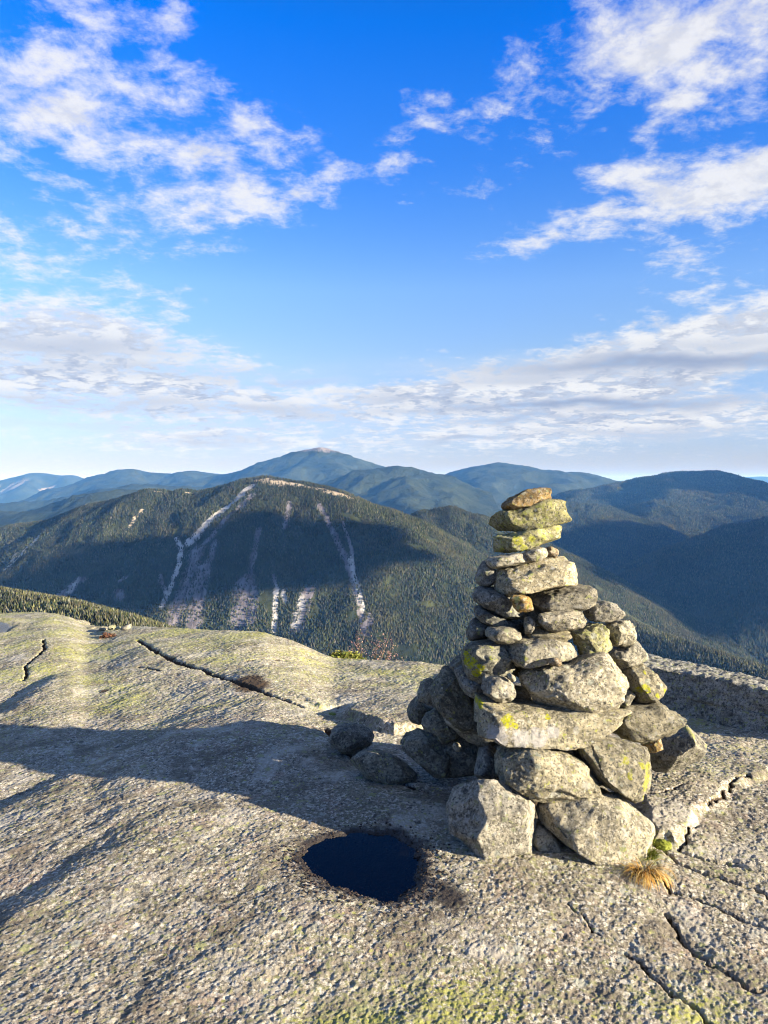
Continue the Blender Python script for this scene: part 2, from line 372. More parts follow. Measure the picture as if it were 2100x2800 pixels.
def ground_z(P, attrs=False):
    x, y = P[:, 0], P[:, 1]
    r = np.hypot(x, y); az = np.arctan2(x, y)
    D = np.interp(az, _fa, _fD)
    z = base_z(P)
    p3 = np.stack([x, y, x * 0], 1)
    fall = np.exp(-((r - D) / 1.2) ** 2) * .5
    calm = 1 - np.exp(-(((x - .35) / .95) ** 2 + ((y - 3.3) / .95) ** 2) ** 2)
    z += .035 * fbm(p3 * .9 + 3.1, 3) * (1 - fall) * sstep(1.0, 3, r) * calm
    # big block left of the cairn, slab to its right
    for poly, hgt, sm in ((BLOCK, .07, .05), (SLABR, .032, .05)):
        lo, hi = poly.min(0) - .2, poly.max(0) + .2
        m = (x > lo[0]) & (x < hi[0]) & (y > lo[1]) & (y < hi[1])
        Pm = P[m] + .03 * np.stack([fbm(p3[m] * 5 + 1, 3), fbm(p3[m] * 5 + 9, 3)], 1)
        d, _ = polydist(Pm, poly, True); ins = inside(Pm, poly)
        sd = np.where(ins, d, -d)
        if poly is BLOCK: fade = sstep(6.4, 4.9, y[m])
        else: fade = sstep(5.0, 4.0, y[m])
        z[m] += hgt * sstep(-.012, sm, sd) * fade
    c_, soil = crk(P)
    z += c_
    # rain-water hollow
    d, _ = polydist(P, PUD, True); sd = np.where(inside(P, PUD), d, -d)
    sd = sd + np.where(np.abs(sd) < .4, .022 * fbm(p3 * 9 + 61, 4), 0)
    z += -.045 * sstep(-.055, .055, sd) - .010 * sstep(-.25, 0, sd)
    d2, _ = polydist(P, POOL2, True); sd2 = np.where(inside(P, POOL2), d2, -d2)
    z = np.where(sd2 > -.5, z * (1 - sstep(-.5, -.1, sd2)) + (POOLZ + .03) * sstep(-.5, -.1, sd2), z) - .07 * sstep(-.15, .1, sd2)
    for line, amp_, wd in TROUGH:
        lo, hi = line.min(0) - 1.2, line.max(0) + 1.2
        m = (x > lo[0]) & (x < hi[0]) & (y > lo[1]) & (y < hi[1])
        Pm = P[m] + .05 * np.stack([fbm(p3[m] * 4 + 5, 3), fbm(p3[m] * 4 + 8, 3)], 1)
        d3, par = polydist(Pm, line)
        k_ = np.clip(par.astype(int), 0, len(line) - 2); a_, b_3 = line[k_], line[k_ + 1]
        side = (b_3[:, 0] - a_[:, 0]) * (Pm[:, 1] - a_[:, 1]) - (b_3[:, 1] - a_[:, 1]) * (Pm[:, 0] - a_[:, 0])
        sdd = np.where(side > 0, d3, -d3); end = sstep(0, .8, par) * sstep(len(line) - 1, len(line) - 1.8, par)
        z[m] -= amp_ * sstep(-wd * .3, wd, sdd) * np.exp(-np.maximum(sdd - wd, 0) / (wd * 1.6)) * end
    # foliated relief
    ca, sa = math.cos(R(52)), math.sin(R(52))
    u = x * ca + y * sa; w = -x * sa + y * ca
    q = np.stack([u * .6, w, x * 0], 1)
    far = np.clip(r / 4, .8, 1.7)
    z += .0052 * fbm(q * 6.5 + 2.2, 3) * sstep(.8, 2, r)
    wl = sstep(.7, -.7, x)
    z += .0026 * fbm(q * 30 + 7.7, 4, .6) * far * wl + .0026 * fbm(p3 * 27 + 4.4, 4, .6) * far * (1 - .6 * wl) - .0030 * np.abs(fbm(q * 22 + 87, 3, .6)) * far
    z += .0022 * fbm(np.stack([u * .7, w, x * 0], 1) * 85 + 1.7, 2, .7) + .055 * np.exp(-(((x + .75) / .9) ** 2 + ((y - 4.75) / .7) ** 2))
    z -= .010 * np.maximum(0, fbm(p3 * 31 + 40, 2) - .45) * far
    if attrs:
        lich = fbm(p3 * 1.1 + 31, 3) * .45 + .12 * (r > 5) + sstep(4.5, 8, r) * .35
        lich += .8 * np.exp(-(((x + .05) / .22) ** 2 + ((y - 2.13) / .10) ** 2)) + .7 * np.exp(-(((x - .35) / .3) ** 2 + ((y - 2.25) / .16) ** 2)) + .7 * np.exp(-(((x - .9) / .25) ** 2 + ((y - 2.2) / .15) ** 2))
        wet = np.where(sd > 0, 1.0, .80 * np.exp(-(np.maximum(-sd, 0) / .10) ** 2))
        wl = np.exp(-(((x - .1) / .30) ** 2 + ((y - 2.60) / .07) ** 2)) * .35 + np.exp(-(((x - .26) / .10) ** 2 + ((y - 2.8) / .14) ** 2)) * .75
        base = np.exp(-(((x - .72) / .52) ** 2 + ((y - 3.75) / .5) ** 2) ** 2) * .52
        sp2 = hit('W', [(600, 2185), (560, 2170), (1020, 2100), (870, 2030), (1330, 2120), (300, 2095), (930, 2040), (1450, 1985), (1490, 1900), (1100, 1905)])
        for sx, sy in sp2: soil = np.maximum(soil, .40 * np.exp(-(((x - sx) / .10) ** 2 + ((y - sy) / .07) ** 2)))
        sp = hit('W', [(535, 1472), (545, 1482), (235, 1376), (225, 1496), (760, 1625)])
        for k, (sx, sy) in enumerate(sp):
            rr = (.22, .22, .10, .06, .15)[k]
            soil = np.maximum(soil, .75 * np.exp(-(((x - sx) / rr) ** 2 + ((y - sy) / (rr * 1.2)) ** 2)))
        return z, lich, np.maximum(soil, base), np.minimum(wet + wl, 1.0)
    return z

def build_ground():
    a = np.concatenate([np.linspace(-115, -32, 70)[:-1], np.linspace(-32, 32, 1000), np.linspace(32, 115, 70)[1:]])
    rr = np.concatenate([np.linspace(.25, 1.8, 40)[:-1], np.geomspace(1.8, 10.5, 820)[:-1], np.linspace(10.5, 16.5, 110)[:-1], np.geomspace(16.5, 60, 25)])
    A, Rr = np.meshgrid(np.radians(a), rr, indexing='ij')
    P = np.stack([(np.sin(A) * Rr).ravel(), (np.cos(A) * Rr).ravel()], 1)
    z, l, s, w = ground_z(P, True)
    V = np.column_stack([P, z])
    f = grid_faces(len(a), len(rr))[:, ::-1]
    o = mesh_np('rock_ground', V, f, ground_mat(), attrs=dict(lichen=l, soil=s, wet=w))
    tag(o, 'lichen speckled granite bedrock of the summit under the cairn', kind='structure')
    return o
build_ground()

# rain-water pools
def pool(name, pts, z, label):
    c = pts.mean(0); P = c + (pts - c) * 1.12
    bm = bmesh.new()
    bm.faces.new([bm.verts.new((p[0], p[1], z)) for p in P]); bmesh.ops.triangulate(bm, faces=bm.faces[:]); bmesh.ops.recalc_face_normals(bm, faces=bm.faces[:])
    for f in bm.faces:
        if f.normal.z < 0: f.normal_flip()
    me = bpy.data.meshes.new(name); bm.to_mesh(me); bm.free(); me.materials.append(WATER)
    o = bpy.data.objects.new(name, me); COL.objects.link(o)
    return tag(o, label, kind='structure')
WATER = bpy.data.materials.new('rain_water'); WATER.use_nodes = True
_t = WATER.node_tree; _t.nodes.clear(); _N = NT(_t)
_o = _N.n('ShaderNodeOutputMaterial'); _mx = _N.n('ShaderNodeMixShader'); _tr = _N.n('ShaderNodeBsdfTransparent'); _gl = _N.n('ShaderNodeBsdfGlossy'); _fr = _N.n('ShaderNodeFresnel')
_fr.inputs['IOR'].default_value = 1.33; _tr.inputs['Color'].default_value = (.62, .53, .42, 1); _gl.inputs['Roughness'].default_value = .02; _gl.inputs['Color'].default_value = (.48, .46, .45, 1)
_t.links.new(_fr.outputs[0], _mx.inputs[0]); _t.links.new(_tr.outputs[0], _mx.inputs[1]); _t.links.new(_gl.outputs[0], _mx.inputs[2]); _t.links.new(_mx.outputs[0], _o.inputs[0])
pool('puddle', PUD, -.031, 'dark rain puddle in a hollow of the granite in front of the cairn')
far_pool = pool('puddle', POOL2, POOLZ - .005, 'small bright pool of rainwater on the far left slab')
clear_ = WATER.copy(); clear_.name = 'clear_rain_water'; far_pool.data.materials[0] = clear_
for nd in clear_.node_tree.nodes:
    if nd.type == 'BSDF_GLOSSY': nd.inputs['Color'].default_value = (.97, .97, .97, 1)

# ------------------------------------------------------------------ stones
_ico = {}
def ico(level):
    if level not in _ico:
        bm = bmesh.new(); bmesh.ops.create_icosphere(bm, subdivisions=level, radius=1)
        bm.verts.ensure_lookup_table()
        _ico[level] = (np.array([v.co for v in bm.verts]), np.array([[v.index for v in f.verts] for f in bm.faces])); bm.free()
    return _ico[level]

def hull_planes(pts):
    bm = bmesh.new()
    for p in pts: bm.verts.new(p)
    bmesh.ops.convex_hull(bm, input=bm.verts[:], use_existing_faces=False)
    bm.normal_update()
    N, D = [], []
    for f in bm.faces:
        if f.calc_area() < 1e-9: continue
        n = np.array(f.normal); d = float(n @ np.array(f.verts[0].co))
        if d < 0: n, d = -n, -d
        N.append(n); D.append(max(d, .03))
    bm.free()
    return np.array(N), np.array(D)

def stone(label, crop, poly, Y, T=None, mat='grey', spots=(), whites=(), bevel=(.1, .05), fs=.82, level=5, rough=1.0, sharp=90, name='cairn_stone', cat='stone', group='stones of the cairn', seed=None, lean=0.0, front=None):
    """outline in the view plane at its real distance Y, T = half thickness along the view"""
    rg = np.random.default_rng(seed if seed is not None else abs(hash(label)) % 99991 if False else sum(ord(ch) * (k + 1) for k, ch in enumerate(label)) % 99991)
    P = at_depth(full(crop, poly), Y)
    c = (P.min(0) + P.max(0)) / 2; L = (P - c) * 1.06; L[:, 1] = 0
    hx, hz = np.abs(L[:, 0]).max(), np.abs(L[:, 2]).max()
    if T is None: T = 1.0 * math.sqrt(hx * hz) + .02
    L2 = L[:, [0, 2]] / [hx, hz]
    # resample the outline
    q = np.vstack([L2, L2[:1]]); seg = np.linalg.norm(np.diff(q, axis=0), axis=1); cs = np.concatenate([[0], np.cumsum(seg)])
    tt = np.linspace(0, cs[-1], 29)[:-1]
    O = np.stack([np.interp(tt, cs, q[:, k]) for k in (0, 1)], 1)
    nF = rg.integers(4, 6)
    pts = [(p[0], rg.uniform(-.45, .2) , p[1]) for p in O[int(rg.integers(0, 3))::3]]
    ang0 = rg.uniform(0, 6.28)
    if front:                    # observed corners of the broad front faces
        fp = at_depth(full(crop, [(a_, b_) for a_, b_, _ in front]), Y) - c
        pts += [(p_[0] / hx, f_[2], p_[2] / hz) for p_, f_ in zip(fp, front)]
    for k in range(0 if front else nF):          # front facet corners
        a = ang0 + 6.283 * k / nF + rg.uniform(-.25, .25)
        i = int(np.argmin(np.abs(np.angle(np.exp(1j * (np.arctan2(O[:, 1], O[:, 0]) - a))))))
        s_ = fs * rg.uniform(.88, 1.1)
        pts.append((O[i, 0] * s_ + bevel[0], -1 + rg.uniform(0, .45) + lean * O[i, 1] * s_, O[i, 1] * s_ + bevel[1]))
    for k in range(7):
        i = rg.integers(0, len(O)); pts.append((O[i, 0] * .7, 1 - rg.uniform(0, .3), O[i, 1] * .7))
    N, D = hull_planes(pts)
    dirs, faces = ico(level)
    wj = rg.uniform(0, 40); jd = dirs + .045 * np.stack([fbm(dirs * 2.3 + wj, 3), fbm(dirs * 2.3 + wj + 9, 3), fbm(dirs * 2.3 + wj + 19, 3)], 1)
    jd /= np.linalg.norm(jd, axis=1)[:, None]
    dots = np.maximum(jd @ N.T, 0) / D
    r = (dots ** sharp).sum(1) ** (-1 / sharp)
    # keep the outline where the stone is seen edge on (outline dents too)
    th = np.arctan2(dirs[:, 2], dirs[:, 0]); ph = np.hypot(dirs[:, 0], dirs[:, 2])
    tg = np.linspace(-math.pi, math.pi, 181)
    ct, st_ = np.cos(tg), np.sin(tg)
    Rp = np.full(181, .05)
    for k in range(len(q) - 1):
        a_, b_2 = q[k], q[k + 1]; e = b_2 - a_
        den = ct * e[1] - st_ * e[0]
        with np.errstate(divide='ignore', invalid='ignore'):
            t_ = (a_[0] * e[1] - a_[1] * e[0]) / den; s2 = (a_[0] * st_ - a_[1] * ct) / den
        s2 = -(a_[0] * st_ - a_[1] * ct) / np.where(np.abs(den) < 1e-12, 1e-12, -den)
        ok = (t_ > 0) & (s2 >= -1e-6) & (s2 <= 1 + 1e-6) & (np.abs(den) > 1e-12)
        Rp = np.where(ok, np.maximum(Rp, t_), Rp)
    eq = np.stack([ct, 0 * ct, st_], 1)
    Rh = ((np.maximum(eq @ N.T, 0) / D) ** sharp).sum(1) ** (-1 / sharp)
    ratio = np.interp(th, tg, np.clip(Rp / Rh, .5, 1.3))
    r = r * (1 + (ratio - 1) * ph ** 3)
    V = dirs * r[:, None] * [hx, T, hz]
    size = math.sqrt(hx * hz)
    w = V + c
    nrm = dirs / [hx, T, hz]; nrm /= np.linalg.norm(nrm, axis=1)[:, None]
    amp = min(.011, .07 * size + .002) * rough
    qd = w * [1, 1, 1] + .02 * np.stack([fbm(w * 9 + 3, 2), fbm(w * 9 + 13, 2), fbm(w * 9 + 23, 2)], 1)
    disp = amp * (fbm(qd * 11 + rg.uniform(0, 50), 3) * .45 - .05) - amp * .35 * np.maximum(0, fbm(qd * 24 + 5, 3, ridged=True) - .25) + amp * .28 * fbm(w * [60, 60, 95] + 9, 3, .6)
    # flat chips knocked off
    for k in range(6):
        n = rg.normal(size=3); n[1] = -abs(n[1]) * .9; n /= np.linalg.norm(n)
        h = V @ n + .05 * size * fbm(V / size * 1.5 + k, 2); lim = np.quantile(h, rg.uniform(.92, .985))
        V = V - np.outer(np.clip(h - lim, 0, .2 * size), n)
    V = V + nrm * disp[:, None]
    at = {}
    for nm, lst in (('patch', spots), ('white', whites)):
        a = np.zeros(len(V))
        for (sx, sy, sr) in lst:
            g = at_depth(full(crop, [(sx, sy)]), Y)[0] - c
            rad = sr / CR[crop][2] / F * Y
            a = np.maximum(a, np.exp(-(((V[:, 0] - g[0]) ** 2 + (V[:, 2] - g[2]) ** 2) / rad ** 2) ** 2))
        at[nm] = a
    o = mesh_np(name, V, faces, M[mat], n=3, attrs=at, loc=tuple(c))
    return tag(o, label, cat, group)

AX, AY = .73, 3.72      # cairn axis
def rad(z): return float(np.interp(z, [0, .3, .6, 1.0, 1.3, 1.6], [.62, .56, .44, .30, .20, .12]))
def auto(crop, poly, push=0.0, T=None):
    Y = 3.4
    for _ in range(4):
        P = at_depth(full(crop, poly), Y); c = (P.min(0) + P.max(0)) / 2
        hx, hz = (P.max(0) - P.min(0))[[0, 2]] / 2
        t = T or 1.0 * math.sqrt(hx * hz) + .02
        rr = rad(c[2]); dx = min(abs(c[0] - AX), rr * .9)
        Y = AY - math.sqrt(rr * rr - dx * dx) + t * .85 + push
    return Y
def cs(label, crop, poly, push=0.0, mat='grey', T=None, **kw):
    return stone(label, crop, poly, auto(crop, poly, push, T), T, mat, **kw)

cs('thin rust brown stone lying tilted on the very top of the cairn', 'A', [(556,189),(562,171),(600,139),(660,111),(720,101),(770,94),(793,98),(796,119),(790,143),(750,167),(700,183),(640,199),(590,213),(562,215)], 0, 'warm', T=.085, bevel=(.16, .03), fs=0.90)
cs('chunky olive grey stone second from the top of the cairn', 'A', [(506,245),(515,228),(560,205),(620,195),(690,175),(770,153),(800,155),(838,168),(846,195),(842,235),(820,258),(770,275),(700,288),(620,300),(560,308),(530,300),(512,280)], 0, 'olive', T=.13, bevel=(.2, .06), fs=0.88)
cs('slab splashed with bright yellow lichen, third from the top of the cairn', 'A', [(515,353),(530,330),(600,312),(690,290),(770,275),(825,270),(845,282),(849,308),(838,328),(790,353),(720,373),(650,390),(580,408),(535,412),(520,393)], 0, 'olive', T=.12, spots=[(625,340,30),(655,375,22),(745,322,16),(825,290,14),(690,330,20),(560,390,14)], bevel=(.16, .06), fs=0.90)
cs('small rounded stone wedged under the right end of the yellow lichen slab', 'A', [(655,410),(690,388),(740,375),(775,385),(785,410),(770,430),(735,445),(700,455),(680,442)], 0, 'pale', T=.07, level=4)
cs('small brown stone at the far right under the yellow lichen slab', 'A', [(765,382),(800,375),(830,388),(834,410),(820,425),(790,432),(772,425)], .09, 'warm', T=.06, level=4)
cs('thin flat stone wedged under the left end of the yellow lichen slab', 'A', [(485,445),(500,428),(560,418),(640,405),(675,418),(686,435),(675,452),(620,465),(560,475),(530,482),(500,470)], -.02, 'grey', T=.09, level=4)
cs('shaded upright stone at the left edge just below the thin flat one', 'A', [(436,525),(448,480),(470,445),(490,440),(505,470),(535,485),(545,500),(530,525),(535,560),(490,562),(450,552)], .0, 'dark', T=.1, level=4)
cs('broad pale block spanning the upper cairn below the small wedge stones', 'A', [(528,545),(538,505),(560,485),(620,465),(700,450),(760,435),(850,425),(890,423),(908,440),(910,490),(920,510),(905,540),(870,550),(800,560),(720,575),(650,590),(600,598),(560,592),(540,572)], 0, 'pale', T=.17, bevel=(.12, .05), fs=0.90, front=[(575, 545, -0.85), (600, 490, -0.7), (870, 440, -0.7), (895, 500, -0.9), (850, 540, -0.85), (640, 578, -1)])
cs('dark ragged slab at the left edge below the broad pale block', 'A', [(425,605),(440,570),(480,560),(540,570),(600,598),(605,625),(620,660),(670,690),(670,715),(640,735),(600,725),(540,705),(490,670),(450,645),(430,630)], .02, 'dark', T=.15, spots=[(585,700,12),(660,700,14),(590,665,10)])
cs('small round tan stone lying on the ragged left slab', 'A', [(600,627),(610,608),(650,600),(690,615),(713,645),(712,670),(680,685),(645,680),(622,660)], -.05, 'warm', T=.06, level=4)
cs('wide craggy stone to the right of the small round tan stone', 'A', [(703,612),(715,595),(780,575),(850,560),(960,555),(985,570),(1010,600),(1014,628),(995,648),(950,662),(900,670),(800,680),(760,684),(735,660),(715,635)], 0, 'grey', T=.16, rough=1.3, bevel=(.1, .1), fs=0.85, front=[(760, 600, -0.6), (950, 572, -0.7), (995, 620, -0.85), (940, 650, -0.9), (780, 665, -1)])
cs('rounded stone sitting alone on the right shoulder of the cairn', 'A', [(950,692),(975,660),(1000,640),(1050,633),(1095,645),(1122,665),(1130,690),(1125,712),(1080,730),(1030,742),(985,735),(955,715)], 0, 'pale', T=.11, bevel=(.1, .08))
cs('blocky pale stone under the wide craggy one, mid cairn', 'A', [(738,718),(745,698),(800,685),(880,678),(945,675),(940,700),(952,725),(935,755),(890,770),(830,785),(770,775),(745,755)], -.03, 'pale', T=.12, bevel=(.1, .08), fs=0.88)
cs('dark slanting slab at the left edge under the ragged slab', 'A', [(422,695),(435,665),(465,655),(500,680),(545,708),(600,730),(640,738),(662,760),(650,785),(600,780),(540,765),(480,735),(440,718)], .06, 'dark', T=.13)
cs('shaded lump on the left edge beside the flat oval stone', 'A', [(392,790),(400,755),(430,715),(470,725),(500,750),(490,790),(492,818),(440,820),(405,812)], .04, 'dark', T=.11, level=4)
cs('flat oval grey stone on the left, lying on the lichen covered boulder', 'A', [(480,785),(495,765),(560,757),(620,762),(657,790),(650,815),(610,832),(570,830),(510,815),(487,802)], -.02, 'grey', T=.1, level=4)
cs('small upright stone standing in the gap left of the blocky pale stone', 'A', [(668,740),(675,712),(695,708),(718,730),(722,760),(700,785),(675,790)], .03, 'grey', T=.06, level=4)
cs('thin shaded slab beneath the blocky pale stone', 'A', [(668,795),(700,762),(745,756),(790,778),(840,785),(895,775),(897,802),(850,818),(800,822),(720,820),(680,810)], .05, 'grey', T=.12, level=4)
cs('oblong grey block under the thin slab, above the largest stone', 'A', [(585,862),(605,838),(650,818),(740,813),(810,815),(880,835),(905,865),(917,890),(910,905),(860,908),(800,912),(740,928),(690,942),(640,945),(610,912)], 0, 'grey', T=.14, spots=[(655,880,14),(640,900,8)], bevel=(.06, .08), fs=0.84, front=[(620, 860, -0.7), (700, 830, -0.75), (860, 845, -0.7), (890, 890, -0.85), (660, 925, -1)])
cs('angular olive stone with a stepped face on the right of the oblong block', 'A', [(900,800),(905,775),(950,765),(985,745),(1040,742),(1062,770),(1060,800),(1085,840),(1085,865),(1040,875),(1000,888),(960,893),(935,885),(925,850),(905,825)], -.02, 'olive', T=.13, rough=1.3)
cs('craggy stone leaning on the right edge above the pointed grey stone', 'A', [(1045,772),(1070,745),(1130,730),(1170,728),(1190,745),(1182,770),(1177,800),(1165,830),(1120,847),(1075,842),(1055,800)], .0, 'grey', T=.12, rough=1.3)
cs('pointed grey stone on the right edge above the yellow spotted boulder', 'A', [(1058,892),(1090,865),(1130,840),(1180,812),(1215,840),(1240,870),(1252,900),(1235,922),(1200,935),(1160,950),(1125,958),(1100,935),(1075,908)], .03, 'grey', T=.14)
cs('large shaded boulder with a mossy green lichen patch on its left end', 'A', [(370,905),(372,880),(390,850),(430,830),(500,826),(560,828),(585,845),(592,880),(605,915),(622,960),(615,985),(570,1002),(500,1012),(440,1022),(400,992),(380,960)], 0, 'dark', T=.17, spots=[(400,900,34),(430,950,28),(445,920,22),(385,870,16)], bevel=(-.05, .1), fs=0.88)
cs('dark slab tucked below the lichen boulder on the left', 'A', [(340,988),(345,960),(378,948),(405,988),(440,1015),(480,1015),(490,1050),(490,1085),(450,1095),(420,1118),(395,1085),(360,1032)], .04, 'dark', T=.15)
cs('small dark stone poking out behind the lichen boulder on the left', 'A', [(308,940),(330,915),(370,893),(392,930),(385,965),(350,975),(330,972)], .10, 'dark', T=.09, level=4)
cs('lumpy fist shaped stone sitting on the left end of the long white patched slab', 'A', [(468,1015),(480,995),(530,993),(580,1000),(610,1025),(630,1060),(625,1085),(600,1105),(560,1112),(510,1095),(480,1075),(466,1045)], -.04, 'grey', T=.1, rough=1.4, bevel=(-.05, .1), fs=0.80)
cs('tiny upright chip wedged left of the largest stone', 'A', [(585,985),(605,978),(622,990),(632,1012),(620,1020),(598,1008)], -.02, 'pale', T=.03, level=3)
cs('tiny reddish pebble under the oblong grey block', 'A', [(782,925),(790,908),(820,904),(843,915),(847,933),(830,945),(795,943)], -.06, 'warm', T=.035, level=3)
cs('largest stone of the cairn, pale with a ridge across its broad face', 'A', [(625,1030),(630,1000),(700,965),(800,940),(880,930),(960,900),(1030,884),(1065,895),(1090,930),(1120,965),(1145,995),(1140,1030),(1110,1070),(1060,1100),(1000,1120),(920,1135),(860,1142),(790,1130),(720,1100),(670,1065),(635,1052)], -.03, 'pale', T=.2, level=6, bevel=(.14, -.02), fs=0.82, front=[(700, 1055, -0.75), (760, 1050, -0.95), (1035, 915, -0.7), (1110, 1000, -0.85), (1090, 1060, -0.85), (920, 1115, -0.85), (800, 1095, -1), (700, 990, -0.6), (850, 955, -0.75)])
cs('boulder with bright yellow spots at the right edge of the cairn', 'A', [(1125,985),(1165,952),(1230,935),(1265,955),(1300,1000),(1325,1035),(1320,1075),(1285,1102),(1240,1112),(1190,1105),(1165,1075),(1140,1030)], .0, 'grey', T=.16, spots=[(1210,1020,24),(1185,1030,16),(1262,1050,14),(1310,1040,14),(1225,960,10)], rough=1.2)
cs('shadowed stone wedged between the largest stone and the yellow spotted boulder', 'A', [(1055,1108),(1105,1080),(1145,1035),(1180,1060),(1190,1092),(1130,1114),(1085,1124)], .02, 'grey', T=.12, level=4)
cs('long slab with a broad white crust and mossy top under the largest stone', 'B', [(418,160),(430,105),(450,88),(480,100),(560,120),(700,135),(800,145),(860,150),(960,140),(1078,150),(1082,200),(1075,245),(1010,275),(960,295),(870,312),(810,333),(740,318),(680,305),(600,292),(480,287),(438,282),(432,240),(440,205)], 0, 'grey', T=.2, level=6, spots=[(565,165,34),(450,115,22),(600,185,16),(755,155,14)], whites=[(520,230,60),(620,240,55),(700,230,50),(770,210,40)], bevel=(.05, .02), fs=.86, seed=5, front=[(470, 150, -0.75), (560, 132, -0.6), (1055, 160, -0.6), (1055, 235, -0.75), (815, 312, -1), (640, 270, -0.95), (480, 265, -0.8)])
cs('layered slab to the right of the long white patched slab', 'B', [(1078,155),(1090,125),(1180,120),(1300,110),(1318,130),(1400,180),(1432,215),(1420,240),(1370,255),(1300,275),(1200,287),(1100,287),(1076,265)], -.03, 'grey', T=.19, bevel=(-.08, .06), fs=0.88, rough=1.3)
stone('big dark boulder with a sunlit tip at the far right of the base', 'B', [(1262,350),(1310,280),(1400,255),(1450,235),(1500,270),(1527,310),(1520,350),(1480,372),(1420,402),(1350,427),(1290,427),(1262,395)], 3.98, .2, 'grey', spots=[(1440,250,22),(1512,315,14)], bevel=(-.12, .05))
stone('small tan stone wedged above the big dark boulder on the right', 'B', [(1225,330),(1240,300),(1290,277),(1322,290),(1327,320),(1300,345),(1265,362),(1240,350)], 3.72, .07, 'warm', level=4)
cs('slanting boulder with a vivid yellow lichen splash on its right end', 'B', [(905,350),(912,312),(960,290),(1050,288),(1150,310),(1230,335),(1265,370),(1262,430),(1272,490),(1230,540),(1190,572),(1130,562),(1060,512),(1010,482),(960,442),(920,402)], -.04, 'grey', T=.2, level=6, spots=[(1215,450,50),(1200,520,32),(1225,400,26),(1115,355,20),(1120,410,18),(1190,380,18)], bevel=(.1, .1), fs=0.80, front=[(935, 350, -0.7), (1170, 345, -0.6), (1225, 400, -0.75), (1235, 480, -0.9), (1190, 545, -0.95), (1010, 455, -1)])
cs('large triangular sunlit boulder above the two front base stones', 'B', [(500,430),(515,385),(560,345),(620,312),(690,313),(780,340),(870,370),(920,395),(950,440),(1000,470),(1024,500),(1012,542),(960,562),(880,572),(780,562),(690,552),(620,530),(580,500),(525,480)], -.02, 'grey', T=.22, level=6, bevel=(.16, -.05), fs=0.76, front=[(590, 370, -0.5), (680, 335, -0.75), (900, 420, -0.65), (985, 505, -0.8), (960, 545, -0.7), (700, 525, -1), (610, 480, -0.8)])
stone('pale rounded boulder at the front left of the base, near the puddle', 'B', [(283,655),(310,610),(370,530),(430,505),(520,500),(600,515),(660,550),(715,610),(724,690),(692,740),(687,790),(640,827),(540,850),(470,852),(430,832),(370,772),(310,732),(288,690)], 3.24, .2, 'pale', level=6, bevel=(.14, -.12), fs=0.78, rough=.7)
stone('big pale boulder at the front right of the base beside the golden grass', 'B', [(741,660),(755,620),(810,585),(900,567),(1000,567),(1110,575),(1170,615),(1230,680),(1257,730),(1267,800),(1252,862),(1220,897),(1150,922),(1080,892),(980,862),(880,802),(800,732),(755,692)], 3.24, .22, 'pale', level=6, bevel=(.02, .02), fs=0.82, rough=.8, front=[(830, 620, -0.7), (1090, 605, -0.65), (1220, 760, -0.8), (1145, 885, -0.8), (965, 800, -1), (800, 690, -0.85)])
stone('small grey stone tucked between the two front base boulders', 'B', [(688,770),(710,735),(740,712),(790,738),(832,785),(835,815),(800,842),(750,844),(710,822)], 3.22, .09, 'grey', level=4)
stone('little pale wedge showing above the front right boulder', 'B', [(1000,572),(1015,548),(1055,538),(1090,560),(1095,582),(1040,590)], 3.42, .06, 'pale', level=3)
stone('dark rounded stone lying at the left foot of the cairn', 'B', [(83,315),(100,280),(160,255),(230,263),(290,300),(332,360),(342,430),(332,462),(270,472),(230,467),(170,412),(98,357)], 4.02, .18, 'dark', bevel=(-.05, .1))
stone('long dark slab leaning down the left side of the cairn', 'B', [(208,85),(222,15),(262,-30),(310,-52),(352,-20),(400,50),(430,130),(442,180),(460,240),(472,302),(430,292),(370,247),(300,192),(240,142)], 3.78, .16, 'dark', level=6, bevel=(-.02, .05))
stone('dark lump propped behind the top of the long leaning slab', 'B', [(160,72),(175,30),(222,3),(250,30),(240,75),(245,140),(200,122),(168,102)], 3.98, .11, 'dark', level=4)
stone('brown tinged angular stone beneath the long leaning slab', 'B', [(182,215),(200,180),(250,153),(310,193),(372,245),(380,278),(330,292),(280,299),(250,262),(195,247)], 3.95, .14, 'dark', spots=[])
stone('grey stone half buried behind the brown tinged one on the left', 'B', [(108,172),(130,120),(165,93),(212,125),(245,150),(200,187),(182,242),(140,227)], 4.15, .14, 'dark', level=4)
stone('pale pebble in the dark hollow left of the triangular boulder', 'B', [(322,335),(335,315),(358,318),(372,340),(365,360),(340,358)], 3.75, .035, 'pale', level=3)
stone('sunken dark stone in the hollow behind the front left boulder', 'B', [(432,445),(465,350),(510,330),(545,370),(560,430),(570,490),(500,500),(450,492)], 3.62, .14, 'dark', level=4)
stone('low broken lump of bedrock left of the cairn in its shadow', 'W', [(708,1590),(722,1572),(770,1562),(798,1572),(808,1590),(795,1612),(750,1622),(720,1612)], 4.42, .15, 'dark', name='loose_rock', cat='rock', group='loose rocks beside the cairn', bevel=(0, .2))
stone('broad low rock in shade between the broken lump and the cairn', 'W', [(755,1645),(775,1628),(812,1620),(850,1632),(880,1652),(905,1680),(890,1698),(830,1692),(785,1672)], 4.05, .16, 'dark', name='loose_rock', cat='rock', group='loose rocks beside the cairn', bevel=(0, .25))

